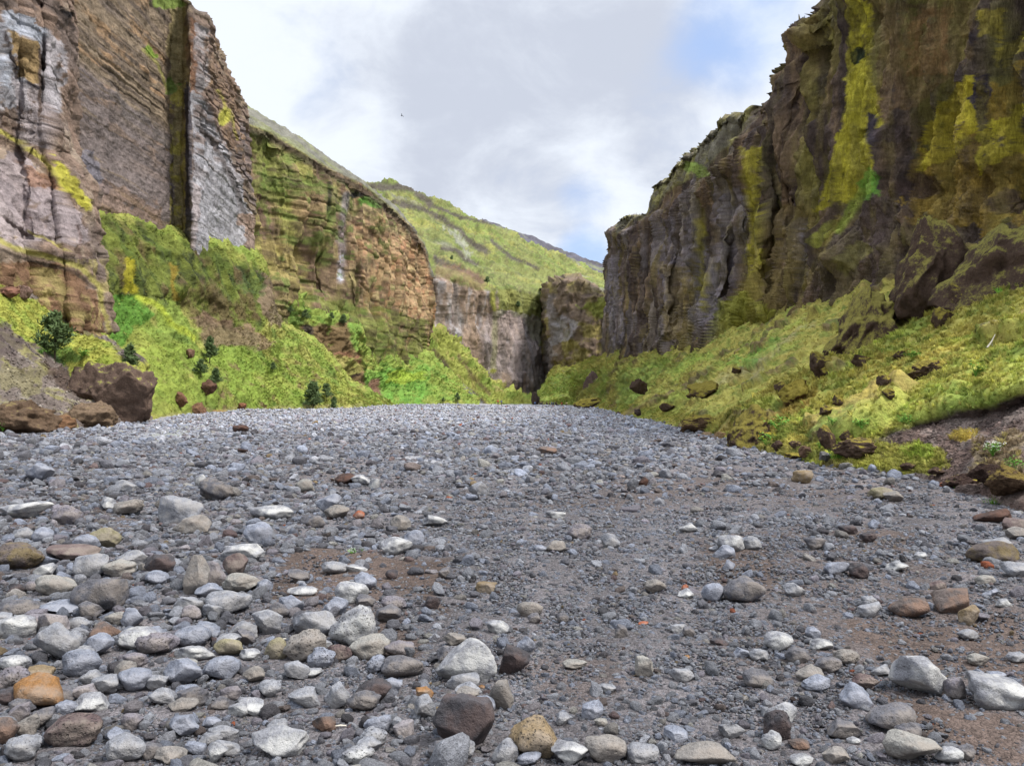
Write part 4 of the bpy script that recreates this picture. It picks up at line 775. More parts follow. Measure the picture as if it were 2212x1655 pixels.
def build_ground():
    xs = np.unique(np.r_[np.arange(-3400, -60, 60), np.arange(-60, 2270, 3.2), np.arange(2270, 5600, 60)])
    ys = np.r_[np.arange(865.2, 1120, 1.1), np.arange(1120, 1680, 2.2), np.arange(1690, 2300, 20), 2600, 3400, 5000]
    gx, gy = np.meshgrid(xs, ys, indexing='ij'); Y = EYE * F / (gy - HY); X = (gx - CX) / F * Y
    p = np.stack([X.ravel(), Y.ravel(), gz(X.ravel(), Y.ravel())], 1)
    sm = sandmask(gx.ravel(), gy.ravel())
    q = p.copy(); q[:, 2] = 0; d = np.maximum(p[:, 1], 3)
    p[:, 2] += (0.006 * fbm(q * 9, 4, 420) + 0.014 * fbm(q * 2.6, 3, 421, ridge=True)) * np.clip(d / 8, .6, 2.5)
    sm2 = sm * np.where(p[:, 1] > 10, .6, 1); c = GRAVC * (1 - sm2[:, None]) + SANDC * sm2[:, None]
    fr = sst(10, 45, d)[:, None]; c = c * (1 - fr) + (c * .35 + S(160, 159, 163) * .65) * fr  # distant ground painted lighter, standing in for brighter light farther out
    c = c * (1 + .18 * fbm(q / 1.1, 4, 422)[:, None]) * (1 + .22 * fbm(q * (40 / d[:, None]), 3, 423)[:, None])
    br = sst(.1, .6, fbm(q / 2.6, 4, 424))[:, None] * .55 * (sst(60, 20, d))[:, None]; c = c * (1 - br) + SANDC * br
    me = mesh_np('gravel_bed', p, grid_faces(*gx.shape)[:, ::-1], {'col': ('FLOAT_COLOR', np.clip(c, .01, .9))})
    m, nt, b = mat_new('river_gravel'); L = nt.links; tc = nt.nodes.new('ShaderNodeTexCoord').outputs['Object']
    v1 = nt.nodes.new('ShaderNodeTexVoronoi'); v1.inputs['Scale'].default_value = 38; L.new(tc, v1.inputs['Vector'])
    v2 = nt.nodes.new('ShaderNodeTexVoronoi'); v2.inputs['Scale'].default_value = 105; L.new(tc, v2.inputs['Vector'])
    n1 = nz(nt, tc, 3, 6, .7); n2 = nz(nt, tc, 240, 3, .8)
    s1 = nt.nodes.new('ShaderNodeSeparateColor'); L.new(v1.outputs['Color'], s1.inputs[0]); s2 = nt.nodes.new('ShaderNodeSeparateColor'); L.new(v2.outputs['Color'], s2.inputs[0])
    f = mth(nt, 'ADD', ramp(nt, s1.outputs[0], 0, 1, .62, 1.25), ramp(nt, s2.outputs[1], 0, 1, -.28, .34)); f = mth(nt, 'ADD', f, ramp(nt, n2, .2, .8, -.25, .25))
    L.new(scalec(nt, attr(nt, 'col').outputs['Color'], f), b.inputs['Base Color']); b.inputs['Roughness'].default_value = .92; b.inputs['Specular IOR Level'].default_value = .15
    nr = bump(nt, mth(nt, 'MULTIPLY', v1.outputs['Distance'], -1.0), .8, .02); nr = bump(nt, mth(nt, 'MULTIPLY', v2.outputs['Distance'], -1.0), .8, .008, nr); nr = bump(nt, n2, .5, .004, nr); L.new(nr, b.inputs['Normal'])
    me.materials.append(m); tag(link('gravel_bed', me), 'grey gravel river bed filling the canyon floor', 'ground', kind='structure')
    # wide base ground, well below everything
    s = 2500.0; v = [(-s, -s, -3.2), (s, -s, -3.2), (s, s, -3.2), (-s, s, -3.2)]
    tag(link('ground', mesh_np('ground', v, [(0, 1, 2, 3)], mat=plain('dark_soil', S(96, 94, 96)))), 'bare ground beyond the canyon', 'ground', kind='structure')
build_ground()
# stream water: thin sheets lying in shallow hollows of the gravel
def water(pts, dz, label):
    pts = np.array(pts, float); x0, y0 = pts.min(0); x1, y1 = pts.max(0); xs = np.arange(x0, x1 + 1, 2.0); ys = np.arange(y0, y1 + 1, 1.2)
    gx, gy = np.meshgrid(xs, ys, indexing='ij'); Y = EYE * F / (gy - HY); X = (gx - CX) / F * Y; p = np.stack([X.ravel(), Y.ravel(), gz(X.ravel(), Y.ravel())], 1)
    ns = np.stack([gx.ravel() / 22, gy.ravel() / 9, gx.ravel() * 0], 1); m = polymask(gx.ravel() + fbm(ns, 4, 430) * 16, gy.ravel() + fbm(ns + 7, 4, 431) * 6, pts, 5)
    p[:, 2] += dz * (m - .38) + .012 * fbm(p * [2, 5, 0], 3, 432)
    m_, nt, b = mat_new('stream_water'); tc = nt.nodes.new('ShaderNodeTexCoord').outputs['Object']
    b.inputs['Base Color'].default_value = (.30, .30, .33, 1); b.inputs['Roughness'].default_value = .18; nt.links.new(bump(nt, nz(nt, tc, 3, 4, .7), .5, .06), b.inputs['Normal'])
    tag(link('water', mesh_np('water', p, grid_faces(*gx.shape)[:, ::-1], mat=m_)), label, 'water', kind='structure')
water([(318, 938), (380, 924), (450, 920), (492, 928), (470, 942), (400, 950), (250, 958), (200, 956), (290, 946)], .09, 'shallow pale riffle of the stream beside the brown block')
water([(858, 992), (900, 980), (960, 990), (985, 1003), (930, 1014), (870, 1008)], .05, 'small pale puddle among the stones in mid bed')

# ------------------------------------------------------------------ stones
_ico = {}
def ico(sub):
    if sub not in _ico:
        bm = bmesh.new(); bmesh.ops.create_icosphere(bm, subdivisions=sub, radius=1.0)
        _ico[sub] = (np.array([v.co[:] for v in bm.verts]), np.array([[v.index for v in f.verts] for f in bm.faces])); bm.free()
    return _ico[sub]
def rock_verts(seed, sub=4, ang=.5, rough=.07):
    v, f = ico(sub); v = v.copy(); r = np.random.default_rng(seed)
    v *= 1 + .22 * fbm(v * .9 + seed % 97, 2, seed % 50)[:, None]
    for _ in range(int(5 + ang * 12)):
        n = r.normal(size=3); n /= np.linalg.norm(n); d = r.uniform(.5 if ang > .3 else .66, .92)
        s = v @ n - d; over = np.maximum(s, 0); v -= n[None] * (over * (.8 + .2 * ang))[:, None]
    nrm = v / np.linalg.norm(v, axis=1, keepdims=True)
    v = v + nrm * (rough * fbm(v * 2.1 + seed % 31, 3, seed % 41) + rough * .35 * fbm(v * 7 + 3, 3, seed % 37))[:, None]
    lo, hi = v.min(0), v.max(0); return (v - (lo + hi) / 2) / ((hi - lo) / 2), f
STC = {'grey': (126, 127, 131), 'dark': (92, 91, 95), 'pale': (129, 129, 132), 'cream': (134, 131, 124), 'blue': (118, 122, 132), 'black': (68, 65, 67), 'brown': (92, 82, 77), 'dbrown': (66, 50, 44), 'tan': (124, 119, 113), 'red': (104, 88, 84),
       'rust': (150, 82, 52), 'orange': (138, 98, 54), 'mauve': (114, 109, 114), 'pink': (128, 122, 123), 'olive': (124, 117, 90), 'ochre': (124, 106, 78), 'reddark': (90, 74, 72)}
SWORD = {'grey': 'mid-grey', 'dark': 'dark grey', 'pale': 'pale grey', 'cream': 'cream', 'blue': 'blue-grey', 'black': 'blackish', 'brown': 'brown', 'dbrown': 'dark brown', 'tan': 'tan', 'red': 'reddish brown', 'rust': 'rust-red', 'orange': 'orange', 'mauve': 'mauve-grey',
         'pink': 'pinkish grey', 'olive': 'olive yellow', 'ochre': 'ochre', 'reddark': 'dark reddish'}
KWORD = {'r': 'rounded', 'a': 'angular', 's': 'flat slab-like', 'l': 'long low', 'p': 'pitted porous', 'u': 'upright'}
# x centre, bottom y, width, height in photo pixels (4000 x 2992), colour, kind, optional landmark wording
H = [(938,1690,58,20,'dbrown','r','dark brown stone alone on the gravel near the stream'),(710,2046,170,104,'grey','a','big angular grey boulder below the dark porous one'),(752,2088,130,66,'tan','a',0),(845,1962,124,82,'dark','p','dark porous boulder beside a small white stone'),(784,1903,46,46,'pale','r','small white-topped stone behind the dark porous boulder'),(72,2235,168,104,'brown','p','brown pitted boulder on the left edge'),
(290,2195,180,64,'red','s','reddish slab beside the pitted boulder on the left'),(357,2262,128,96,'grey','a',0),(470,2256,114,64,'cream','r',0),(390,2404,186,142,'dark','r','smooth round dark grey boulder in the left foreground'),(628,2252,112,82,'black','r',0),(610,2287,88,54,'blue','r',0),(768,2330,88,148,'tan','u','tall upright tan stone standing like a tooth'),(838,2302,88,106,'pink','u',0),
(918,2255,86,92,'red','a','red-sided angular stone beside the cream one'),(942,2320,132,64,'cream','r',0),(814,2342,96,62,'blue','a',0),(520,2222,106,70,'grey','a',0),(105,2030,182,66,'pale','l','long pale stone lying near the left edge'),(265,2055,102,80,'mauve','p',0),(497,2020,110,54,'tan','p','tan stone dotted with dark holes'),(423,2000,64,52,'pale','a',0),(407,2146,110,80,'olive','a',0),(170,2122,74,60,'blue','r',0),(93,2118,76,56,'grey','r',0),
(222,2328,140,64,'cream','r',0),(66,2328,58,46,'black','a',0),(950,2198,152,66,'pale','l',0),(1010,2142,104,96,'blue','r','round blue-grey boulder left of the bare sand patch'),
(80,2422,142,76,'dark','r',0),(60,2502,152,96,'pale','r',0),(250,2412,172,54,'blue','s',0),(330,2400,70,46,'cream','r',0),(205,2485,132,90,'pink','a',0),(308,2470,86,60,'grey','r',0),(230,2594,152,146,'grey','a','big grey boulder with a dark broken side, left foreground'),(415,2518,132,84,'brown','a',0),(530,2556,150,96,'pale','r',0),(600,2572,152,70,'mauve','p',0),(460,2446,88,54,'cream','r',0),
(323,2652,138,104,'blue','r','smooth blue-grey boulder right of the yellow-brown stone'),(158,2782,174,130,'orange','a','big orange-brown block in the lower left corner'),(156,2670,102,60,'ochre','a','yellow-brown stone above the orange block'),(50,2722,118,104,'mauve','p',0),(55,2634,114,56,'pale','r',0),(737,2408,108,74,'grey','a',0),(890,2412,162,82,'grey','r',0),(750,2540,132,90,'blue','r',0),(757,2586,150,62,'pale','l',0),(895,2570,110,72,'olive','l','olive-yellow stone half hidden behind a blue one'),
(862,2664,140,94,'blue','r',0),(724,2628,94,52,'cream','l',0),(524,2712,134,92,'blue','a',0),(490,2662,84,72,'tan','r',0),(642,2762,102,74,'grey','a',0),(740,2740,96,54,'blue','r',0),(370,2788,128,62,'pale','a',0),(262,2792,86,50,'blue','r',0),(290,2930,202,112,'reddark','p','dusky red-brown boulder with two dark holes, lower left'),(88,2988,120,100,'grey','r',0),(110,2888,88,86,'tan','a',0),(24,2910,92,98,'brown','r',0),
(493,2990,150,112,'grey','r',0),(712,2785,116,54,'tan','l',0),(590,2972,80,68,'dark','r',0),(850,2986,78,80,'pale','a',0),(75,2840,84,84,'mauve','a',0),(165,2850,100,78,'dark','a',0),(660,2990,110,60,'tan','a',0),
(1352,1898,84,46,'dbrown','r','dark brown humped stone beside a pale one in mid bed'),(1412,1890,72,42,'pale','a',0),(1187,1928,74,54,'cream','r','cream-white stone left of the dark brown hump'),(1463,1916,42,44,'pale','a',0),(1402,2034,44,38,'rust','a','small rust-red stone in mid bed'),(1316,2028,94,46,'tan','p','tan stone speckled with pits left of the rust-red one'),(1233,2066,72,50,'dark','r',0),(1619,2132,72,62,'blue','r','round dark blue stone resting on a large pale boulder'),(1549,2172,116,72,'pale','r',0),
(1565,2078,78,62,'tan','a',0),(1700,2062,90,48,'pale','a',0),(1058,2036,152,58,'pale','l',0),(1375,2364,120,88,'pale','r','smooth light boulder lying on brown sand'),(1167,2282,84,58,'dark','a',0),(1305,2250,98,50,'grey','r',0),(1389,2240,90,28,'pale','l',0),(1530,2265,46,38,'black','r',0),(1740,2262,52,44,'dark','a',0),(1900,2323,80,42,'ochre','a',0),(1030,2312,64,48,'blue','r',0),(1180,2332,116,34,'pale','l',0),
(1378,2532,162,152,'pale','p','big pale pitted boulder, rounded and upright, in the centre left foreground'),(1443,2578,150,80,'cream','r','smooth cream boulder in front of the big pale pitted one'),(1194,2590,144,122,'tan','p',0),(1255,2612,102,80,'blue','p',0),(1325,2592,88,70,'reddark','p','reddish porous ball wedged before the pale pitted boulder'),(1235,2492,172,104,'grey','a',0),(1045,2488,112,98,'grey','a',0),(1080,2580,92,84,'olive','r',0),(1205,2654,106,40,'pale','l','light flat oval stone in the left centre foreground'),
(1538,2398,92,60,'mauve','p','dark lumpy pitted stone on sand right of the smooth light boulder'),(1692,2384,56,52,'black','a',0),(1574,2658,148,92,'dark','r','large dark grey double-humped stone near the centre'),(1473,2634,70,68,'blue','p',0),(1765,2612,110,84,'dark','p',0),(1325,2776,80,100,'grey','u',0),(1420,2786,122,84,'dark','r',0),(1657,2738,68,56,'orange','a','bright orange stone in the lower centre'),(1663,2818,86,90,'grey','a',0),
(1810,2938,222,208,'black','a','very large blackish boulder with a rusty patch at bottom centre'),(1957,2780,92,112,'tan','a',0),(1888,2796,88,70,'blue','r',0),(1092,2965,208,112,'pale','l','long pale block at the bottom, left of centre'),(1265,2866,94,70,'brown','a',0),(1475,2876,104,80,'blue','a',0),(1460,2926,98,76,'grey','p',0),(1558,2874,54,64,'grey','a',0),(1725,2976,102,76,'dark','r',0),(1808,2704,124,76,'grey','a',0),(1400,2990,116,60,'pale','p',0),(1085,2874,78,62,'grey','r',0),
(2010,2642,112,112,'black','a','blackish blocky boulder just right of the centre line'),(1975,2992,98,94,'grey','r',0),(1884,2694,28,18,'orange','r',0),(2854,2166,104,74,'pale','r','pale grey boulder above the brown sand hollow, right of centre'),(2938,2155,72,56,'grey','r',0),(2687,2086,68,44,'pale','a',0),(2513,1902,34,36,'dbrown','a','dark brown cube-like stone alone on the gravel right of centre'),(2387,2147,72,62,'grey','r',0),(2262,2110,90,60,'mauve','p',0),(2905,2358,154,104,'dark','r','large smooth dark grey boulder beside a round blue one, right of centre'),
(2785,2352,84,70,'blue','r','round blue-grey stone touching the large dark boulder'),(2560,2320,78,54,'tan','r',0),(2170,2030,72,32,'pale','l',0),(2675,2312,26,28,'rust','a','small brick-red stone on a white one'),(2680,2342,62,42,'pale','a',0),(2170,2162,76,50,'tan','a',0),(2845,2228,50,40,'blue','a',0),(2108,2160,50,32,'blue','r',0),(2135,1778,76,32,'brown','l','brown long stone in the far middle of the bed'),
(2515,2648,76,78,'cream','u','cream blocky stone standing alone right of centre foreground'),(2245,2616,92,36,'cream','l','flat cream stone on fine gravel left of the standing cream one'),(2068,2416,94,64,'tan','r',0),(2199,2436,44,40,'dark','r',0),(2086,2442,48,46,'dark','r',0),(2315,2815,82,72,'blue','a','sharp-edged grey wedge stone in the lower middle'),(2347,2842,48,36,'cream','r',0),(2086,2976,184,152,'ochre','p','large ochre pitted boulder at the bottom, right of the blackish one'),
(2228,2992,142,88,'pale','a',0),(2365,2990,154,104,'tan','r',0),(2506,2990,124,62,'grey','r',0),(2068,2996,88,52,'blue','r',0),(2205,2842,64,52,'grey','a',0),(2055,2556,68,68,'blue','a',0),(2425,2496,50,56,'dark','a',0),(2642,2900,90,56,'blue','a',0),(2755,2998,240,56,'tan','l','long buff slab cut by the bottom edge'),(2855,2898,96,74,'grey','a',0),(2812,2528,74,38,'black','s',0),(2965,2588,72,50,'grey','r',0),(2513,2446,38,18,'rust','l',0),(2680,2580,28,20,'orange','r',0),
(2895,2572,62,40,'blue','a',0),(2371,2714,64,42,'grey','r',0),(2650,2478,64,42,'grey','a',0),(2690,2492,50,44,'dark','a',0),
(3265,2252,98,58,'blue','a','grey pyramid-shaped stone beside a dark porous one on the right'),(3352,2264,74,60,'black','p',0),(3135,1892,80,52,'ochre','r','tan clay lump on the gravel near the right bank'),(3440,1956,88,50,'olive','r',0),(3490,1968,72,48,'tan','l',0),(3875,2048,134,56,'dbrown','l','dark brown shaggy lump near the right edge'),(3880,2208,194,92,'brown','l','large brown moss-stained block at the right edge'),(3507,2240,76,40,'pale','a',0),
(3848,2288,66,38,'cream','r',0),(3663,2308,62,36,'reddark','r',0),(3392,2122,56,46,'black','p',0),(3312,2090,76,40,'black','a',0),(3592,2188,44,32,'pale','a',0),(3965,2082,104,50,'red','a',0),(3975,2112,96,44,'tan','r',0),(3970,2262,110,66,'grey','a',0),
(3597,2732,220,162,'pale','a','biggest pale boulder, blocky with a dished top, in the right foreground'),(3892,2780,232,126,'pale','a','second big pale boulder cut by the right edge'),(3732,2736,78,80,'mauve','r',0),(3480,2872,176,94,'dark','r','rounded dark grey boulder below the biggest pale one'),(3560,3000,196,128,'cream','a','cream pointed boulder at the bottom right'),(3230,2632,102,62,'dark','r',0),(3165,2676,104,72,'tan','a',0),(3190,2708,108,54,'blue','r',0),(3308,2600,98,58,'tan','p',0),
(3040,2548,108,76,'pale','r',0),(3208,2546,84,42,'pale','r',0),(3174,2496,60,48,'blue','r',0),(3375,2704,98,66,'reddark','p','wine-red porous stone left of the biggest pale boulder'),(3438,2646,80,42,'grey','a',0),(3702,2990,98,66,'pale','a',0),(3768,2976,70,62,'dark','r',0),(3818,2604,78,50,'cream','r',0),(3823,2662,52,50,'blue','u',0),(3886,2668,74,44,'blue','r',0),(3972,2596,78,46,'grey','r',0),(3550,2420,136,78,'brown','r','brown crumbling peat lump on the sand, left of a bigger one'),
(3725,2404,158,88,'brown','a','big reddish-brown peat lump on the sand at the right'),(3782,2446,86,76,'ochre','a','golden-brown lump leaning on the big peat lump'),(3777,2502,76,34,'grey','r',0),(3395,2370,54,40,'grey','r',0),(3920,2378,58,38,'pale','r',0),(3868,2334,52,30,'blue','a',0),(3040,2905,94,118,'black','p',0),(3012,2940,74,78,'pale','r',0),(3290,2890,118,72,'dark','a',0),(3120,2936,76,34,'brown','r',0),(3335,2916,50,34,'pale','r',0),(3265,2990,94,62,'tan','a',0),(3130,3000,84,44,'pale','r',0)]
OX0, OY0 = -420, 860; OCC = np.zeros((900, 3100), bool)      # ground already covered by a stone
def occ_test(x, y, w, d, fill=True, tol=.25):
    a, b = max(w * .5, 1), max(d * .5, .7); x0, x1 = int(x - a - OX0), int(x + a - OX0) + 1; y0, y1 = int(y - b - OY0), int(y + b - OY0) + 1
    if x0 < 0 or y0 < 0 or x1 >= 3100 or y1 >= 900: return True
    s = OCC[y0:y1, x0:x1]
    if s.mean() > tol: return False
    if fill:
        yy, xx = np.ogrid[y0:y1, x0:x1]; s |= (((xx + OX0 - x) / a) ** 2 + ((yy + OY0 - y) / b) ** 2) <= 1.0
    return True
STONES = []      # individual stones: dict(x,y screen, w, obj)
LAND = []
def add_stone(x, yb, w, h, ck, kind, seed, desc=None, depth=None, bury=.07):
    # x, yb, w, h in sighting units
    ang = {'r': .22, 'a': .9, 's': .85, 'l': .5, 'p': .3, 'u': .85}[kind]
    X, Y, z = ground_at(x, yb); k = Y / F; wm = w * k; th = math.atan2(EYE - z, Y)
    dm = wm * (.8 if kind not in 'l' else .6); Yc = Y + dm * .42; k = Yc / F; wm = w * k; wm *= 1.1; hm = max((h * k - dm * .5 * math.sin(th)) / math.cos(th), .45 * wm if kind not in 'sl' else .27 * wm) * 1.15
    Xc = (x - CX) * k; zc = float(gz(Xc, Yc)[0])
    v, f = rock_verts(seed, 4 if w > 26 else 3, ang, .07 if kind != 'p' else .10)
    if kind == 'u': v[:, 0] *= 1 - .28 * np.clip(v[:, 2], 0, 1)
    if kind == 'p': v = v * (1 + .035 * fbm(v * 9, 3, seed % 19, ridge=True))[:, None]
    v = v * [wm / 2, dm / 2, hm / 2]; a = random.uniform(-.22, .22); ca, sa = math.cos(a), math.sin(a); v = np.stack([v[:, 0] * ca - v[:, 2] * sa * .6, v[:, 1], v[:, 2] * ca + v[:, 0] * sa * .6], 1)
    base = S(*STC[ck], .86) * RNG.uniform(.88, 1.1) * [.98, .99, 1.03]; n = len(v)
    dust = np.clip(v[:, 2] / (hm / 2), -1, 1); tint = base[None] * (1 + 0.10 * fbm(v / wm * 5, 3, seed % 23))[:, None]
    st = {'black': (90, 72, 66), 'blue': (150, 150, 156), 'pale': (196, 194, 188), 'grey': (152, 148, 144), 'dbrown': (96, 66, 52), 'brown': (112, 96, 50) if w > 90 else (126, 96, 76)}.get(ck, (132, 122, 112))
    me = mesh_np('river_stone', v, f, {'tint': ('FLOAT_COLOR', tint), 'pit': ('FLOAT', np.full(n, {'p': 1., 'r': .25, 'a': .12}.get(kind, .12))), 'stain': ('FLOAT_COLOR', np.tile(S(*st, .86), (n, 1))), 'stain_amount': ('FLOAT', np.full(n, .6))}, mat=M_STONE)
    o = link('river_stone', me); o.location = (Xc, Yc, zc + hm * (.5 - bury))
    STONES.append(dict(o=o, x=x, y=yb - h / 2, w=w, ck=ck, kind=kind, desc=desc))
    if desc: LAND.append(STONES[-1])
    occ_test(x, yb - dm / Yc * F * math.sin(th) * .4, w * .95, dm / k * math.sin(th) * .95, tol=2)
    return o
sc = .553
for i, (x, yb, w, h, ck, kind, desc) in enumerate(H): add_stone(x * sc, yb * sc, w * sc, h * sc, ck, kind, 1000 + i * 7, desc or None)
# remaining stones, largest first, thrown without overlap
ZPAL = [('grey', 30), ('blue', 24), ('dark', 18), ('pale', 11), ('mauve', 8), ('tan', 3), ('cream', 1.5), ('pink', 2), ('black', 4), ('brown', 1.2), ('red', .4), ('ochre', .3), ('rust', .12), ('reddark', 1), ('dbrown', .4)]
zk = [a for a, _ in ZPAL]; zp = np.array([b for _, b in ZPAL]); zp = zp / zp.sum()
def crowd(x, y):      # how crowded with cobbles this part of the bed is
    c = .42 + .58 * np.clip((1120 - x) / 330, 0, 1) * (y > 1030); c = np.where(y < 1060, .8, c); return np.where((x > 1480) & (y > 1100) & (y < 1330), np.maximum(c, .55), c)
cand = []
for s, dens in ((.34, .22), (.26, .5), (.20, 1.4), (.155, 9), (.12, 34), (.09, 90), (.066, 190), (.048, 240), (.034, 520), (.024, 1000), (.016, 1500)):
    Ymax = min(s * F / 3.0, 260); Ymin = 3.0; A = .78 * (Ymax ** 2 - Ymin ** 2); n = int(dens * A * (1.0 if s < .1 else 1.0))
    n = min(n, 42000); Y = np.sqrt(RNG.uniform(Ymin ** 2, Ymax ** 2, n)); X = Y * RNG.uniform(-.78, .78, n)
    ss = s * RNG.lognormal(0, .16, n); x = CX + X / Y * F; y = HY + EYE / Y * F
    sm = sandmask(x, y); cr = crowd(x, y)
    bigp = np.where((s > .055) & (Y < 16), cr ** 2.4, 1.0) * np.where((s > .13) & (Y < 14), .45, 1) * np.where((s > .19) & (Y < 12), .15, 1); bigp = bigp * np.where(Y > 45, np.where(s > .3, .6, 1), 1)
    keep = (RNG.random(n) < bigp * (1 - .72 * sm)) & (y > np.interp(x, EDGX, EDGY) - 1.5)
    for a, b, c_, d_, e_ in zip(X[keep], Y[keep], ss[keep], x[keep], y[keep]): cand.append((c_, a, b, d_, e_))
print('stone candidates', len(cand))
acc = []
for s, X, Y, x, y in cand:
    w = s * F / Y; th = EYE / math.hypot(Y, EYE); d = w * .8 * th
    if occ_test(x, y, w, d, tol=((.34 if w > 45 else .52) if x < 1150 and y > 1020 else .3) if w > 12 else .72): acc.append((s, X, Y, x, y, w))
print('accepted', len(acc))
vis = sorted([q for q in acc if 5 < q[3] < 2207 and q[4] < 1650], key=lambda q: -q[5])
NIND = 300 - len(H)
ind = set(id(q) for q in vis[:NIND])
kk = ['r', 'a', 'a', 'a', 'a', 'l']
for j, q in enumerate(vis[:NIND]):
    s, X, Y, x, y, w = q; kd = kk[int(RNG.integers(0, 6))]; ck = zk[int(RNG.choice(len(zk), p=zp))]
    add_stone(x, y + w * .1, w, w * float(RNG.uniform(.6, .85)), ck, kd, 5000 + j * 3)
# ---- labels: what it looks like, then where it lies from a stone one can find
def size_word(w, y): return 'large' if w > 80 else 'medium' if w > 45 else 'small'
def rel(a, b):
    dx, dy = a['x'] - b['x'], a['y'] - b['y']
    if abs(dx) > abs(dy) * 2.2: return 'right of' if dx > 0 else 'left of'
    if abs(dy) > abs(dx) * 2.2: return 'in front of' if dy > 0 else 'behind'
    return ('in front and ' if dy > 0 else 'behind and ') + ('right of' if dx > 0 else 'left of')
SHORT = {}
for l in LAND:
    w_ = l['desc'].split(); l['short'] = 'the ' + ' '.join(w_[:7 if len(w_) > 8 else len(w_)]).rstrip(',')
bk = {}
for s in STONES:
    if s['desc']: s['o']['label'] = s['desc']; s['o']['category'] = 'stone'; s['o']['group'] = 'river stones'; continue
    ls = sorted(LAND, key=lambda l: math.hypot(l['x'] - s['x'], (l['y'] - s['y']) * 1.3)); l = ls[0]
    key = (size_word(s['w'], s['y']), SWORD[s['ck']], KWORD[s['kind']], rel(s, l), id(l)); bk.setdefault(key, []).append((math.hypot(l['x'] - s['x'], l['y'] - s['y']), s, l))
ORD = ['', 'second ', 'third ', 'fourth ', 'fifth ', 'sixth ']
for key, L_ in bk.items():
    L_.sort(key=lambda t: t[0])
    for i, (d, s, l) in enumerate(L_):
        core = l['desc'].replace(',', '').split(); short = ' '.join(core[:5]); 
        while short.split()[-1] in ('with', 'the', 'a', 'in', 'of', 'on', 'beside', 'near', 'left', 'right', 'and', 'at', 'behind', 'just', 'two', 'dark', 'lying', 'above', 'below', 'before', 'standing', 'like', 'its', 'cut', 'by', 'alone', 'centre', 'mid', 'half', 'touching', 'small', 'brown', 'lower', 'dotted', 'far'): short = ' '.join(short.split()[:-1])
        tail = f'the {short}' if len(key[0].split() + key[1].split() + key[2].split() + key[3].split() + short.split()) < 13 else 'the ' + ' '.join(short.split()[:3]); s['o']['label'] = f"{ORD[min(i, 5)]}{key[0]} {key[1]} {key[2]} stone {key[3]} {tail}"
        s['o']['category'] = 'stone'; s['o']['group'] = 'river stones'
def scatter(name, pts, rot, scl, tint, protos, label, cat):
    me = bpy.data.meshes.new(name); n = len(pts); me.vertices.add(n); me.vertices.foreach_set('co', np.asarray(pts, np.float32).ravel())
    for an, ty, arr in (('rot', 'FLOAT_VECTOR', rot), ('scl', 'FLOAT_VECTOR', scl)):
        me.attributes.new(an, ty, 'POINT').data.foreach_set('vector', np.asarray(arr, np.float32).ravel())
    me.attributes.new('tint', 'FLOAT_COLOR', 'POINT').data.foreach_set('color', np.c_[np.asarray(tint, np.float32), np.ones(n, np.float32)].ravel())
    me.attributes.new('pick', 'INT', 'POINT').data.foreach_set('value', RNG.integers(0, len(protos), n).astype(np.int32))
    o = link(name, me); tag(o, label, cat, kind='stuff')
    ng = bpy.data.node_groups.new(name, 'GeometryNodeTree'); ng.interface.new_socket('Geometry', in_out='INPUT', socket_type='NodeSocketGeometry'); ng.interface.new_socket('Geometry', in_out='OUTPUT', socket_type='NodeSocketGeometry')
    N = ng.nodes; L = ng.links; gi = N.new('NodeGroupInput'); go = N.new('NodeGroupOutput'); ip = N.new('GeometryNodeInstanceOnPoints'); g2 = N.new('GeometryNodeGeometryToInstance')
    for pm in protos:
        po = bpy.data.objects.new(name + '_shape', pm); oi = N.new('GeometryNodeObjectInfo'); oi.inputs['Object'].default_value = po; L.new(oi.outputs['Geometry'], g2.inputs[0])
    def na(nm, ty):
        a = N.new('GeometryNodeInputNamedAttribute'); a.data_type = ty; a.inputs['Name'].default_value = nm; return a.outputs['Attribute']
    L.new(gi.outputs[0], ip.inputs['Points']); L.new(g2.outputs[0], ip.inputs['Instance']); ip.inputs['Pick Instance'].default_value = True
    L.new(na('pick', 'INT'), ip.inputs['Instance Index']); L.new(na('scl', 'FLOAT_VECTOR'), ip.inputs['Scale'])
    er = N.new('FunctionNodeEulerToRotation'); L.new(na('rot', 'FLOAT_VECTOR'), er.inputs[0]); L.new(er.outputs[0], ip.inputs['Rotation'])
    L.new(ip.outputs[0], go.inputs[0]); md = o.modifiers.new('scatter', 'NODES'); md.node_group = ng; return o
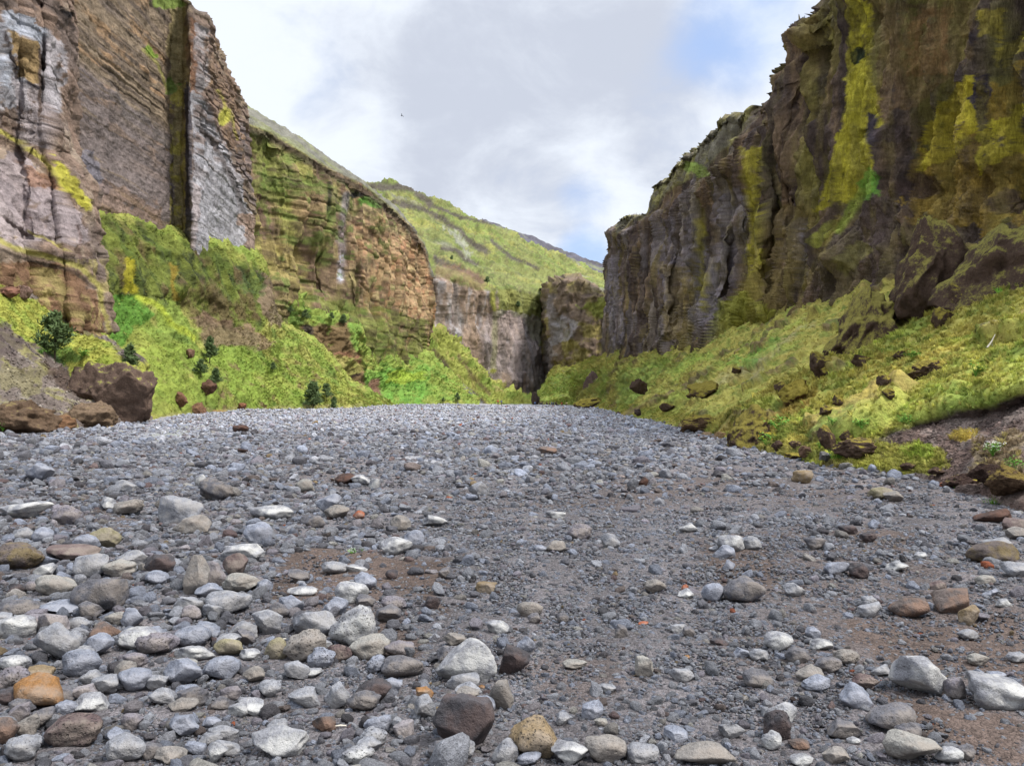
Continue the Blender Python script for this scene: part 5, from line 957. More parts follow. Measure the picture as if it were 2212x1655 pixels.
def gravel():
    q = [t for t in acc if id(t) not in ind]; s = np.array([t[0] for t in q]); X = np.array([t[1] for t in q]); Y = np.array([t[2] for t in q])
    # finest pebbles, sprinkled freely
    n = 75000; x = RNG.uniform(-250, 2460, n); y = 930 + (RNG.random(n) ** .8) * 760; Y2 = EYE * F / (y - HY); X2 = (x - CX) / F * Y2
    sm = sandmask(x, y); kp = (y > np.interp(x, EDGX, EDGY)) & (RNG.random(n) < 1 - .75 * sm); X2, Y2 = X2[kp], Y2[kp]; s2 = Y2 / F * RNG.uniform(2.5, 7.5, len(Y2)); s2 = np.minimum(s2, .05)
    # far stones below the resolution of the throw
    n = 26000; x = RNG.uniform(-100, 2300, n); y = 871 + (RNG.random(n) ** 1.2) * 110; Y3 = EYE * F / (y - HY); X3 = (x - CX) / F * Y3; kp = (y > np.interp(x, EDGX, EDGY)) & (RNG.random(n) < 1 - .7 * sandmask(x, y)); X3, Y3 = X3[kp], Y3[kp]; s3 = np.clip(Y3 / F * RNG.uniform(2.5, 6.0, len(Y3)), .05, .42)
    s = np.r_[s, s2, s3]; X = np.r_[X, X2, X3]; Y = np.r_[Y, Y2, Y3]; n = len(s)
    z = gz(X, Y); fl = RNG.uniform(.5, .95, n)
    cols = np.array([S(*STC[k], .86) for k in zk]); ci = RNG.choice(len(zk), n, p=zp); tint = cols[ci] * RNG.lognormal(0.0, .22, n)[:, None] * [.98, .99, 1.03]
    far = sst(18, 60, Y)[:, None]; tint = tint * (1 + .85 * far)  # distant stones tinted paler in place of the stronger light out there
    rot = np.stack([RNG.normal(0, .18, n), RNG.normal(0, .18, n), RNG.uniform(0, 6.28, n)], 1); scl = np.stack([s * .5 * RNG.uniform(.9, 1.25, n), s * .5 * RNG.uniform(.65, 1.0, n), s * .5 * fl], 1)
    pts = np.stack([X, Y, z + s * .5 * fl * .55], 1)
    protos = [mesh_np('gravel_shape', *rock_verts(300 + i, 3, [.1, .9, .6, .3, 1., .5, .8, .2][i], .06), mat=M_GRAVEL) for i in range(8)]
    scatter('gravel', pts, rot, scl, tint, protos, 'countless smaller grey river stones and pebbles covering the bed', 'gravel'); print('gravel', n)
gravel()

# ------------------------------------------------------------------ boulders and crags on the banks
def D8(x0, y0, x1, y1): return (1437.8 + (x0 + x1) / 2 * .3677, 442.4 + y1 * .3677, (x1 - x0) * .3677, (y1 - y0) * .3677)
def boulder(x, yb, w, h, label, tint=(84, 68, 58), moss=(132, 120, 50), ma=.6, ang=.8, seed=1, name='boulder', Y=None, dep=.8, lean=0., cat='boulder', bury=.1, rough=.10, top=None):
    if Y is None: Y = depth_at(x, yb - 1)
    if Y > 1e6: Y = ground_at(x, yb)[1]
    Yc = Y + w * Y / F * dep * .25; k = Yc / F; v, f = rock_verts(seed, 5 if w > 60 else 4, ang, rough)
    v = v * (1 + .10 * fbm(v * 1.7, 3, seed % 13, ridge=True) + .055 * fbm(v * 5, 4, seed % 17, ridge=True) + .02 * fbm(v * 16, 3, seed % 11))[:, None]
    if top == 'point': s_ = 1 - .55 * np.clip((v[:, 2] + .2) / 1.2, 0, 1) ** 1.2; v[:, 0] = v[:, 0] * s_ - .1 * (1 - s_); v[:, 1] *= s_
    v[:, 0] += lean * v[:, 2]; v[:, 0] /= np.abs(v[:, 0]).max()
    v = v * [w * k / 2, w * k * dep / 2, h * k / 2 * (1 + bury)]; n = len(v)
    me = mesh_np(name, v, f, {'tint': ('FLOAT_COLOR', np.tile(S(*tint), (n, 1))), 'moss': ('FLOAT_COLOR', np.tile(S(*moss), (n, 1))), 'moss_amount': ('FLOAT', np.full(n, ma))}, mat=M_MOSS)
    o = link(name, me); o.location = ((x - CX) * k, Yc, EYE + (HY - (yb - h / 2)) * k - bury * h * k / 2); tag(o, label, cat); return o
BR = [
 (D8(1335, 80, 1790, 585), 'tall pointed brown crag with a mossy crest high on the right slope', dict(ma=.62, top='point', bury=.4, ang=.45, name='rock_crag', cat='crag', dep=1.0, lean=-.05, rough=.14, moss=(124, 116, 58))),
 (D8(1640, 100, 2220, 500), 'broad mossy crag at the right edge above the slope', dict(ma=.6, rough=.2, ang=.5, name='rock_crag', cat='crag', dep=1.3, bury=.5, lean=.3, moss=(124, 118, 58))),
 (D8(1670, 405, 1850, 575), 'dark boulder tucked under the broad mossy crag', dict(ma=.35)),
 (D8(960, 500, 1400, 800), 'slanting mossy ridge of rock left of the pointed crag', dict(ma=.75, rough=.2, bury=.5, dep=1.3, name='rock_crag', cat='crag', lean=.55, ang=.5, moss=(130, 122, 60))),
 (D8(845, 845, 975, 960), 'dark rounded boulder in the middle of the right slope', dict(ma=.35)), (D8(1405, 895, 1640, 992), 'wide dark boulder half buried among ferns on the right slope', dict(ma=.3)),
 (D8(1245, 985, 1325, 1040), 'small dark boulder below the wide half-buried one', dict(ma=.3)), (D8(115, 1015, 345, 1112), 'long brown rock near the foot of the right slope by the far gravel', dict(ma=.5, tint=(104, 86, 72))),
 (D8(1570, 590, 1680, 680), 'brown boulder below the broad crag with turf around it', dict(ma=.5)), (D8(1340, 850, 1415, 890), 'flat brown rock above the wide half-buried boulder', dict(ma=.4)),
 (D8(635, 1025, 705, 1070), 'small brown rock in yellow turf left of the mossy mound', dict(ma=.3)), (D8(895, 940, 975, 978), 'low rock just under the dark rounded boulder', dict(ma=.4)),
 (D8(1100, 870, 1200, 925), 'brown outcrop stone between the ridge and the ferns', dict(ma=.35)), (D8(985, 1105, 1045, 1155), 'small rock in green turf above the leafy plants', dict(ma=.4)), (D8(1265, 1065, 1345, 1115), 'dark rock with grass hanging over it above the earth bank', dict(ma=.4)),
 (D8(905, 1165, 975, 1215), 'small dark rock beside the leafy plants', dict(ma=.3)), (D8(85, 1235, 335, 1345), 'brown boulder with flat mossy top standing on the gravel edge', dict(ma=.62, tint=(98, 78, 60), dep=.7)),
 (D8(185, 1335, 300, 1385), 'low tan rock on the gravel in front of the mossy-topped boulder', dict(ma=.1, tint=(132, 112, 88), ang=.3)), (D8(285, 1335, 360, 1390), 'tan knob of rock beside the mossy mound', dict(ma=.2, tint=(120, 98, 70))),
 (D8(345, 1180, 640, 1412), 'large slanting mossy mound of rock at the gravel edge', dict(ma=.8, lean=.5, ang=.4, dep=1.1, bury=.25, moss=(120, 110, 50))), (D8(640, 1000, 870, 1130), 'brown rock band with moss upslope of the slanting mound', dict(ma=.8, lean=.4, tint=(108, 84, 64))),
 (D8(620, 1382, 688, 1442), 'dark brown stone at the foot of the right bank', dict(ma=.1)), (D8(718, 1388, 795, 1435), 'dark stone set back in the grass right of the dark brown one', dict(ma=.3)), (D8(778, 1418, 868, 1478), 'squarish brown stone on the gravel under the right bank', dict(ma=.15, tint=(104, 82, 66))),
 (D8(895, 1300, 1015, 1445), 'moss-capped brown boulder in the right bank', dict(ma=.6)), (D8(1030, 1325, 1110, 1400), 'smaller moss-capped boulder beside the larger one in the bank', dict(ma=.6)), (D8(985, 1375, 1215, 1485), 'dark overhung boulder at the bottom of the right bank', dict(ma=.45)),
 (D8(695, 1455, 835, 1492), 'flat mossy stone lying at the bank foot', dict(ma=.8)), (D8(905, 1450, 975, 1500), 'grey boulder wedged at the bank foot', dict(ma=0, tint=(112, 110, 108))),
 (D8(1805, 1525, 2010, 1640), 'black-brown boulder at the right end of the bank', dict(ma=.25, tint=(62, 48, 42))), (D8(1925, 1545, 2180, 1700), 'large mossy brown boulder cut by the right edge', dict(ma=.6, tint=(90, 72, 56), moss=(112, 96, 48))),
 (D8(1640, 1575, 1860, 1680), 'low crumbling dark clod in front of the black-brown boulder', dict(ma=.3, tint=(76, 60, 54), lean=.2)), (D8(1700, 1640, 1880, 1735), 'brownish grey stone in front of the dark clod', dict(ma=0, tint=(112, 98, 92))),
 (D8(1380, 1515, 1470, 1555), 'small brown stone at the edge of the turf by the gravel', dict(ma=.2)), (D8(1540, 1540, 1640, 1580), 'brown flat stone between turf and gravel near the dark clod', dict(ma=.2)),
 ((45, 944, 150, 78), 'huge rusty brown boulder cut by the left edge', dict(ma=.25, tint=(100, 82, 66), moss=(128, 118, 66))), ((197, 926, 112, 56), 'low sandy brown boulder between the two huge ones on the left', dict(ma=.15, tint=(116, 98, 80), ang=.4)), ((135, 932, 60, 36), 'tan broken rock behind the gap of the left boulders', dict(ma=.3, tint=(126, 96, 72))),
 ((260, 924, 204, 138), 'giant fallen brown block with a grassy cap on the left', dict(ma=.4, tint=(102, 85, 75), moss=(136, 140, 58), lean=-.22, ang=1.0, dep=.55, Y=49.5, rough=.05)),
 ((392, 876, 30, 28), 'reddish brown rock in grass at the slope foot', dict(ma=.2, tint=(120, 88, 70))), ((426, 897, 36, 28), 'brown rock at the gravel beside the grassy foot', dict(ma=.2, tint=(122, 92, 72))), ((451, 850, 32, 29), 'dark square boulder on the green slope under a small pine', dict(ma=.1, tint=(94, 70, 58))),
 ((477, 913, 60, 26), 'straw-brown mound lying on the gravel', dict(ma=.3, tint=(142, 116, 80), ang=.2)), ((522, 884, 20, 13), 'small rusty rock at the slope foot', dict(ma=0, tint=(128, 88, 66))), ((24, 642, 34, 22), 'reddish boulder on the turf high at the left edge', dict(ma=.2, tint=(128, 92, 78))), ((58, 645, 26, 26), 'pale brown boulder under the left cliff', dict(ma=.1, tint=(128, 104, 94))),
 ((410, 772, 20, 18), 'brown rock amid the green slope above the pines', dict(ma=.1, tint=(118, 92, 76))), ((1270, 885, 76, 26), 'leaning mossy boulder at the far end of the gravel', dict(ma=.75, tint=(92, 76, 68), lean=.6)), ((1282, 864, 50, 62), 'tall bare brown rock behind the leaning boulder', dict(ma=.05, tint=(94, 78, 72), top='point', Y=190)),
 ((1157, 874, 20, 26), 'dark rock at the mouth of the side gorge', dict(ma=.3, tint=(80, 68, 64))), ((1380, 848, 40, 30), 'dark overhung rock on the far right slope', dict(ma=.4)), ((1378, 897, 17, 13), 'small black stone at the far gravel edge', dict(ma=0, tint=(70, 58, 54))), ((1335, 899, 12, 10), 'tiny dark stone near the far mossy boulder', dict(ma=0, tint=(74, 60, 56))),
 ((1440, 880, 34, 14), 'brown flat rock by the far right gravel edge', dict(ma=.3)), ((1592, 800, 22, 10), 'thin brown ledge stone high on the right slope', dict(ma=.3))]
for i, (g, lab, kw) in enumerate(BR):
    if 1400 < g[0] and g[1] < 900 and 'name' not in kw: kw = dict(kw, bury=.6, ma=kw.get('ma', .3) + .32, dep=1.0); g = (g[0], g[1] + 2, g[2], g[3] * .85)
    boulder(*g, lab, seed=700 + 13 * i, **kw)

# ------------------------------------------------------------------ grass and leaf cover
def tuft_mesh(seed, n=16, spread=.5, wid=.055):
    r = random.Random(seed); vs, fs = [], []
    for i in range(n):
        a = r.uniform(0, 6.283); d = r.uniform(0, spread * .5); bx, by = math.cos(a) * d, math.sin(a) * d; l = r.uniform(.5, 1.0); ln = r.uniform(.15, .75); px, py = -math.sin(a + r.uniform(-.6, .6)) * wid, math.cos(a) * wid
        m = (bx + math.cos(a) * l * ln * .35, by + math.sin(a) * l * ln * .35, l * .6); t = (bx + math.cos(a) * l * ln, by + math.sin(a) * l * ln, l * (1 - .35 * ln)); k = len(vs)
        vs += [(bx - px, by - py, -.1), (bx + px, by + py, -.1), (m[0] + px * .8, m[1] + py * .8, m[2]), (m[0] - px * .8, m[1] - py * .8, m[2]), t, t]; fs += [(k, k + 1, k + 2, k + 3), (k + 3, k + 2, k + 4, k + 5)]
    return mesh_np('grass_shape', vs, fs, smooth=False, mat=M_BLADE)
def leaf_mesh(seed, n=12):
    r = random.Random(seed); vs, fs = [], []
    for i in range(n):
        c = Vector((r.uniform(-.5, .5), r.uniform(-.5, .5), r.uniform(.1, .6))); a = r.uniform(0, 6.28); u = Vector((math.cos(a), math.sin(a), r.uniform(-.3, .5))).normalized(); w = Vector((-math.sin(a), math.cos(a), r.uniform(-.3, .3))).normalized(); s = r.uniform(.16, .3); k = len(vs)
        vs += [tuple(c - u * s), tuple(c + w * s * .6), tuple(c + u * s), tuple(c - w * s * .6)]; fs.append((k, k + 1, k + 2, k + 3))
    return mesh_np('leaf_shape', vs, fs, smooth=False, mat=M_BLADE)
TUFTS = [tuft_mesh(i) for i in range(5)]; LEAFS = [leaf_mesh(20 + i) for i in range(4)]
CNT = {1: 17000, 2: 5000, 3: 8000, 4: 2500, 5: 46000}
def cover():
    P_, N_, C_ = [], [], []
    for p, n, c, v, k in SCAT:
        pr = v / v.sum(); i = RNG.choice(len(p), CNT[k], p=pr); P_.append(p[i]); N_.append(n[i]); C_.append(c[i])
    p, n, c = np.concatenate(P_), np.concatenate(N_), np.concatenate(C_); m = len(p); Y = p[:, 1]
    s = np.clip(Y / F * np.where(Y < 38, 12, 4.8), .12, .8) * RNG.lognormal(0, .3, m)
    up = n * .55 + np.array([0, 0, .75]); up /= np.linalg.norm(up, axis=1, keepdims=True); rx = np.arctan2(-up[:, 1], up[:, 2]); ry = np.arcsin(np.clip(up[:, 0], -1, 1))
    rot = np.stack([rx, ry, RNG.uniform(0, 6.28, m)], 1); tint = c * (RNG.lognormal(.12, 1, m) ** 0 * np.exp(RNG.normal(.1, 1, m) * np.where(Y < 38, .24, .12)))[:, None]; yel = RNG.random(m) < .16; tint[yel] = tint[yel] * .4 + S(178, 168, 92) * .6
    lf = (c[:, 1] > c[:, 0] * 1.75) & (RNG.random(m) < .7)
    for sel, protos, nm, lab, cat in ((~lf, TUFTS, 'grass', 'grass and moss tufts growing over both banks', 'grass'), (lf, LEAFS, 'ground_cover', 'bright green leafy herbs spreading over the slopes', 'ground cover')):
        scatter(nm, p[sel], rot[sel], np.stack([s[sel], s[sel], s[sel] * (np.where(Y[sel] < 38, .7, .38) if nm == 'grass' else .7)], 1), tint[sel], protos, lab, cat)
cover()

def rubble():
    p = np.concatenate([a for a, _ in RUB]); c = np.concatenate([b for _, b in RUB]); i = RNG.choice(len(p), min(9000, len(p)), replace=False); p, c = p[i], c[i]; n = len(p); s = np.clip(p[:, 1] / F * RNG.uniform(2.5, 7, n), .02, .35)
    protos = [mesh_np('rubble_shape', *rock_verts(340 + i, 2, .9, .06), mat=M_GRAVEL) for i in range(4)]
    scatter('rubble', p, RNG.uniform(-.6, .6, (n, 3)) + [[0, 0, 1]] * RNG.uniform(0, 6, (n, 1)), s[:, None] * .5 * RNG.uniform(.6, 1.2, (n, 3)), c * RNG.lognormal(.15, .3, n)[:, None], protos, 'loose brown and grey rubble on the bare scree and the earth bank', 'rubble')
rubble()
# ------------------------------------------------------------------ shrubs, young pines and plants
M_NEED = plain('pine_needles', S(80, 98, 58), .8, .5, 6); M_BARK = plain('bark', S(70, 60, 50)); M_LEAF = plain('herb_leaves', S(92, 142, 46), .7, .35, 20); M_YEL = plain('yellow_petals', S(212, 190, 40), .7, .1); M_WHT = plain('white_petals', S(226, 228, 224), .7, .1)
M_DRY = plain('dry_grass', S(176, 158, 112), .9, .2); M_TUF = plain('green_grass', S(98, 142, 44), .8, .3, 12); M_BLE = plain('bleached_wood', S(196, 190, 176), .9, .15)
def foot_point(x, yb):
    Y = depth_at(x, yb, 2)
    if Y > 1e6: return ground_at(x, yb)
    return ((x - CX) / F * Y, Y, EYE + (HY - yb) / F * Y)
def tube(vs, fs, pts, rad, seg=6):
    k0 = len(vs)
    for i, (p, r) in enumerate(zip(pts, rad)):
        for j in range(seg): a = 6.283 * j / seg; vs.append((p[0] + math.cos(a) * r, p[1] + math.sin(a) * r, p[2]))
    for i in range(len(pts) - 1):
        for j in range(seg): fs.append((k0 + i * seg + j, k0 + i * seg + (j + 1) % seg, k0 + (i + 1) * seg + (j + 1) % seg, k0 + (i + 1) * seg + j))
def empty(name, loc): o = bpy.data.objects.new(name, None); o.empty_display_size = .1; COL.objects.link(o); o.location = loc; return o
def pine(x, yb, w, h, label, airy=.5, seed=0, group='young pines on the left slopes'):
    r = random.Random(seed); X, Y, z = foot_point(x, yb); k = Y / F; Hh, Ww = h * k, w * k; root = tag(empty('pine_tree', (X, Y, z)), label, 'pine tree', group)
    vs, fs, cv, cf = [], [], [], []
    tube(vs, fs, [(0, 0, -.2 * Hh), (0.01 * Hh, 0, Hh * .3), (-.01 * Hh, 0, Hh * .7), (0, 0, Hh * .98)], [Hh * .028, Hh * .022, Hh * .012, Hh * .004])
    nb = 34
    for i in range(nb):
        t = (i + r.random()) / nb; zz = Hh * (.05 + .9 * t); L = Ww * .5 * (1 - t) ** (.75 if airy < .7 else .55) * r.uniform(.55, 1.15) + Hh * .03; a = r.uniform(0, 6.283); up = L * r.uniform(.15, .75)
        e = (math.cos(a) * L, math.sin(a) * L, zz + up); m = (e[0] * .5, e[1] * .5, zz + up * .35); tube(vs, fs, [(0, 0, zz), m, e], [Hh * .008, Hh * .005, Hh * .002], 4)
        for j in range(int(60 * (1 - airy * .4))):
            u = r.random() ** .6; s = Hh * .085 * r.uniform(.6, 1.4); b = Vector((e[0] * u, e[1] * u, zz + up * u)) + Vector((r.gauss(0, 1), r.gauss(0, 1), r.gauss(0, .8))) * Hh * .045
            d = Vector((r.gauss(0, 1), r.gauss(0, 1), r.gauss(.6, .8))).normalized(); q = d.orthogonal().normalized() * s * .24; kk_ = len(cv); cv += [tuple(b - q), tuple(b + q), tuple(b + d * s + q * .3), tuple(b + d * s - q * .3)]; cf.append((kk_, kk_ + 1, kk_ + 2, kk_ + 3))
    link('trunk', mesh_np('trunk', vs, fs, mat=M_BARK), root); link('crown', mesh_np('crown', cv, cf, smooth=False, mat=M_NEED), root)
for i, (x, yb, w, h, lab, airy) in enumerate([
    (118, 768, 84, 92, 'largest airy young pine standing on the left turf', .55), (282, 797, 34, 52, 'dark bushy pine on top of the giant brown block', .3), (453, 776, 32, 46, 'slim dark pine highest of the three on the green slope', .2), (434, 809, 32, 32, 'round squat pine left in the trio on the green slope', .1), (466, 832, 26, 35, 'small pine just above the dark square boulder', .1),
    (590, 800, 16, 17, 'tiny lone pine in the middle of the green slope', .1), (676, 882, 40, 56, 'tall dark pine at the gravel edge left of centre', .1), (706, 861, 32, 32, 'paler small pine behind the tall one at the gravel edge', .5), (721, 884, 20, 26, 'little pine right of the tall one at the gravel edge', .1),
    (661, 690, 22, 20, 'dark shrub-like pine on the grassy terrace of the middle cliff', .1), (628, 676, 16, 14, 'small pine at the left end of the grassy terrace', .1), (717, 690, 14, 14, 'small pine in the middle of the terrace edge', .1), (742, 700, 20, 20, 'pine at the right end of the terrace', .1), (988, 865, 18, 16, 'tiny pine near the gravel under the far green slope', .2), (958, 868, 12, 9, 'tiniest pine at the far gravel edge', .2),
    (976, 562, 10, 10, 'dark dot of a pine high on the far hillside', .1), (1053, 612, 18, 14, 'dark bush pine at the rim of the far cliff', .1), (1119, 664, 15, 13, 'small pine clinging to the far cliff', .1), (300, 865, 1, 1, '', 0)]):
    if lab: pine(x, yb, w, h, lab, airy, 50 + i)
def plant(x, yb, w, h, label, kind='leafy', flower=None, seed=0, cat='plant', name='leafy_plant'):
    r = random.Random(seed); X, Y, z = foot_point(x, yb); k = Y / F; H_, W_ = h * k, w * k; root = tag(empty(name, (X, Y, z)), label, cat); sv, sf, lv, lf, fv, ff = [], [], [], [], [], []
    for i in range(16 if kind == 'leafy' else 26):
        a = r.uniform(0, 6.283); L = W_ * .5 * r.uniform(.2, 1); zz = H_ * r.uniform(.35, 1.0) * (1 - .3 * L / W_); e = Vector((math.cos(a) * L, math.sin(a) * L, zz)); tube(sv, sf, [(0, 0, -.05 * H_), tuple(e * .5 + Vector((0, 0, zz * .12))), tuple(e)], [H_ * .012, H_ * .009, H_ * .005], 4)
        for j in range(9 if kind == 'leafy' else 5):
            c = e * r.uniform(.6, 1.08) + Vector((r.gauss(0, 1), r.gauss(0, 1), r.gauss(0, .7))) * W_ * .06; b = r.uniform(0, 6.283); u = Vector((math.cos(b), math.sin(b), r.uniform(-.5, .4))).normalized(); q = Vector((-math.sin(b), math.cos(b), r.uniform(-.3, .3))); s = W_ * r.uniform(.05, .095); kk_ = len(lv)
            lv += [tuple(c - u * s), tuple(c + q * s * .55), tuple(c + u * s + Vector((0, 0, -s * .2))), tuple(c - q * s * .55)]; lf.append((kk_, kk_ + 1, kk_ + 2, kk_ + 3))
        if flower:
            for j in range(4):
                c = e * 1.05 + Vector((r.gauss(0, 1), r.gauss(0, 1), abs(r.gauss(0, .5)))) * W_ * .05; s = W_ * .022; kk_ = len(fv); fv += [tuple(c + Vector(d) * s) for d in ((-1, 0, 0), (0, -1, .2), (1, 0, 0), (0, 1, .2), (0, 0, .8), (0, 0, -.5))]; ff += [(kk_, kk_ + 1, kk_ + 4, kk_ + 4), (kk_ + 1, kk_ + 2, kk_ + 4, kk_ + 4), (kk_ + 2, kk_ + 3, kk_ + 4, kk_ + 4), (kk_ + 3, kk_, kk_ + 4, kk_ + 4)]
    link('stem', mesh_np('stem', sv, sf, mat=M_LEAF), root); link('leaves', mesh_np('leaves', lv, lf, smooth=False, mat=M_LEAF), root)
    if flower: link('flowers', mesh_np('flowers', fv, ff, smooth=False, mat=M_YEL if flower == 'y' else M_WHT), root)
for i, a in enumerate([(1682, 928, 56, 36, 'bright broad-leaved plant growing beside the slanting mossy mound'), (1655, 962, 44, 30, 'yellow-flowered plant at the gravel edge below the mossy mound', 'leafy', 'y'), (1862, 925, 40, 28, 'leafy green plant above the moss-capped boulder'), (1962, 918, 42, 26, 'leafy plant at the lip of the dark earth bank'), (2107, 812, 40, 38, 'tall green herb with yellowish heads below the bleached branch', 'leafy', 'y'),
    (1798, 918, 32, 22, 'small leafy plant between two boulders of the bank'), (1968, 772, 40, 18, 'low fern patch over the wide half-buried boulder'), (2144, 984, 46, 32, 'round clump of white daisies on the dark earth', 'fine', 'w'), (2194, 1016, 46, 30, 'green weed by the large mossy boulder at the right edge'), (6, 930, 34, 40, 'bright green plant cut by the left edge beside the huge boulder'),
    (178, 770, 36, 16, 'leafy plant right of the largest pine'), (92, 766, 26, 14, 'leafy plant left of the largest pine'), (174, 886, 10, 10, 'tiny yellow-green plant on the sandy boulder'), (1770, 968, 18, 22, 'thin yellow-flowered weed by the squarish stone', 'leafy', 'y'), (760, 1197, 24, 14, 'small sprig among stones by the bare sand patch', 'fine', 'w')]):
    plant(*a, **{'seed': 80 + i}) if len(a) < 6 else plant(*a, seed=80 + i)
def tuft(x, yb, w, h, mat, label, name='grass_tuft', seed=0, n=70):
    r = random.Random(seed); X, Y, z = foot_point(x, yb); k = Y / F; vs, fs = [], []
    for i in range(n):
        a = r.uniform(0, 6.283); d = r.random() * .35 * w * k; L = h * k * r.uniform(.5, 1.1); le = r.uniform(.1, .9) * w * k * .4; bx, by = math.cos(a) * d, math.sin(a) * d * .6; q = .012 * w * k; kk_ = len(vs)
        vs += [(bx - q, by, -.03), (bx + q, by, -.03), (bx + math.cos(a) * le * .4 + q * .7, by + math.sin(a) * le * .4, L * .6), (bx + math.cos(a) * le * .4 - q * .7, by + math.sin(a) * le * .4, L * .6), (bx + math.cos(a) * le, by + math.sin(a) * le, L * r.uniform(.6, 1))]; fs += [(kk_, kk_ + 1, kk_ + 2, kk_ + 3), (kk_ + 3, kk_ + 2, kk_ + 4, kk_ + 4)]
    o = link(name, mesh_np(name, vs, fs, smooth=False, mat=mat)); o.location = (X, Y, z); tag(o, label, 'grass tuft')
tuft(2080, 1054, 56, 26, M_TUF, 'vivid green grass tuft at the end of the right bank', seed=1); tuft(2148, 1102, 50, 34, M_TUF, 'green grass growing in front of the mossy boulder at right', seed=2); tuft(2116, 1172, 70, 24, M_DRY, 'straw-coloured dead grass clump on the stones at right', seed=3, n=90)
tuft(2095, 1180, 34, 12, M_DRY, 'small wisp of straw left of the dead grass clump', seed=4, n=30); tuft(780, 1194, 22, 12, M_TUF, 'tiny green grass sprout by a rounded stone in mid bed', seed=5, n=18); tuft(298, 1290 + 6, 8, 22, M_TUF, 'single green blade sprouting right of the round dark boulder', seed=6, n=3); tuft(1813, 988, 50, 22, M_TUF, 'fresh grass at the gravel edge under the right bank', seed=7)
def branch(x, yb, w, h, label, seed=3):
    X, Y, z = foot_point(x, yb); k = Y / F; vs, fs = [], []; W_, H_ = w * k, h * k
    tube(vs, fs, [(-W_ * .5, 0, 0), (-W_ * .05, 0, H_ * .45), (W_ * .35, 0, H_)], [.03, .022, .01], 6); tube(vs, fs, [(-W_ * .05, 0, H_ * .45), (W_ * .12, .05, H_ * .5), (W_ * .2, .08, H_ * .12)], [.02, .015, .01], 6)
    o = link('dead_branch', mesh_np('dead_branch', vs, fs, mat=M_BLE)); o.location = (X, Y - .1, z + .05); tag(o, label, 'branch')
branch(2138, 755, 20, 28, 'bleached forked dead branch lying on the right slope')
def stick(x, y, w, label):
    X, Y, z = ground_at(x, y); L = w * Y / F; vs, fs = [], []; tube(vs, fs, [(0, 0, -L / 2), (.003, 0, 0), (0, 0, L / 2)], [L * .07, L * .09, L * .06], 8); v = np.array(vs)[:, [2, 1, 0]]
    fs = [tuple(f) for f in fs] + [(0, 1, 2, 3), (0, 3, 4, 5), (16, 17, 18, 19)]; o = link('wood_stick', mesh_np('wood_stick', v, fs, mat=M_BLE)); o.location = (X, Y, z + L * .12 + .01); o.rotation_euler = (0, 0, .1); tag(o, label, 'stick')
stick(736, 1575, 24, 'short bleached stick among stones at the lower left centre'); stick(615, 1386, 18, 'little grey driftwood piece wedged behind a pitted boulder')

# ------------------------------------------------------------------ hikers at the far end
def skinned(name, nodes, edges, mat, parent, sub=2):
    me = bpy.data.meshes.new(name); me.from_pydata([n[0] for n in nodes], edges, []); me.materials.append(mat); o = link(name, me, parent); md = o.modifiers.new('skin', 'SKIN'); md.use_smooth_shade = True
    sv = me.skin_vertices[0].data if me.skin_vertices else None
    if sv is None: bm = bmesh.new(); bm.from_mesh(me); bm.verts.layers.skin.verify(); bm.to_mesh(me); bm.free(); sv = me.skin_vertices[0].data
    for i, n in enumerate(nodes): sv[i].radius = (n[1], n[1] if len(n) < 3 else n[2]); sv[i].use_root = (i == 0)
    s = o.modifiers.new('sub', 'SUBSURF'); s.levels = sub; s.render_levels = sub; return o
_pm = {}
def pmat(c):
    if c not in _pm: _pm[c] = plain('cloth_%d_%d_%d' % c, S(*c), .8, .12)
    return _pm[c]
SKIN = plain('skin', S(196, 150, 126), .6, .05)
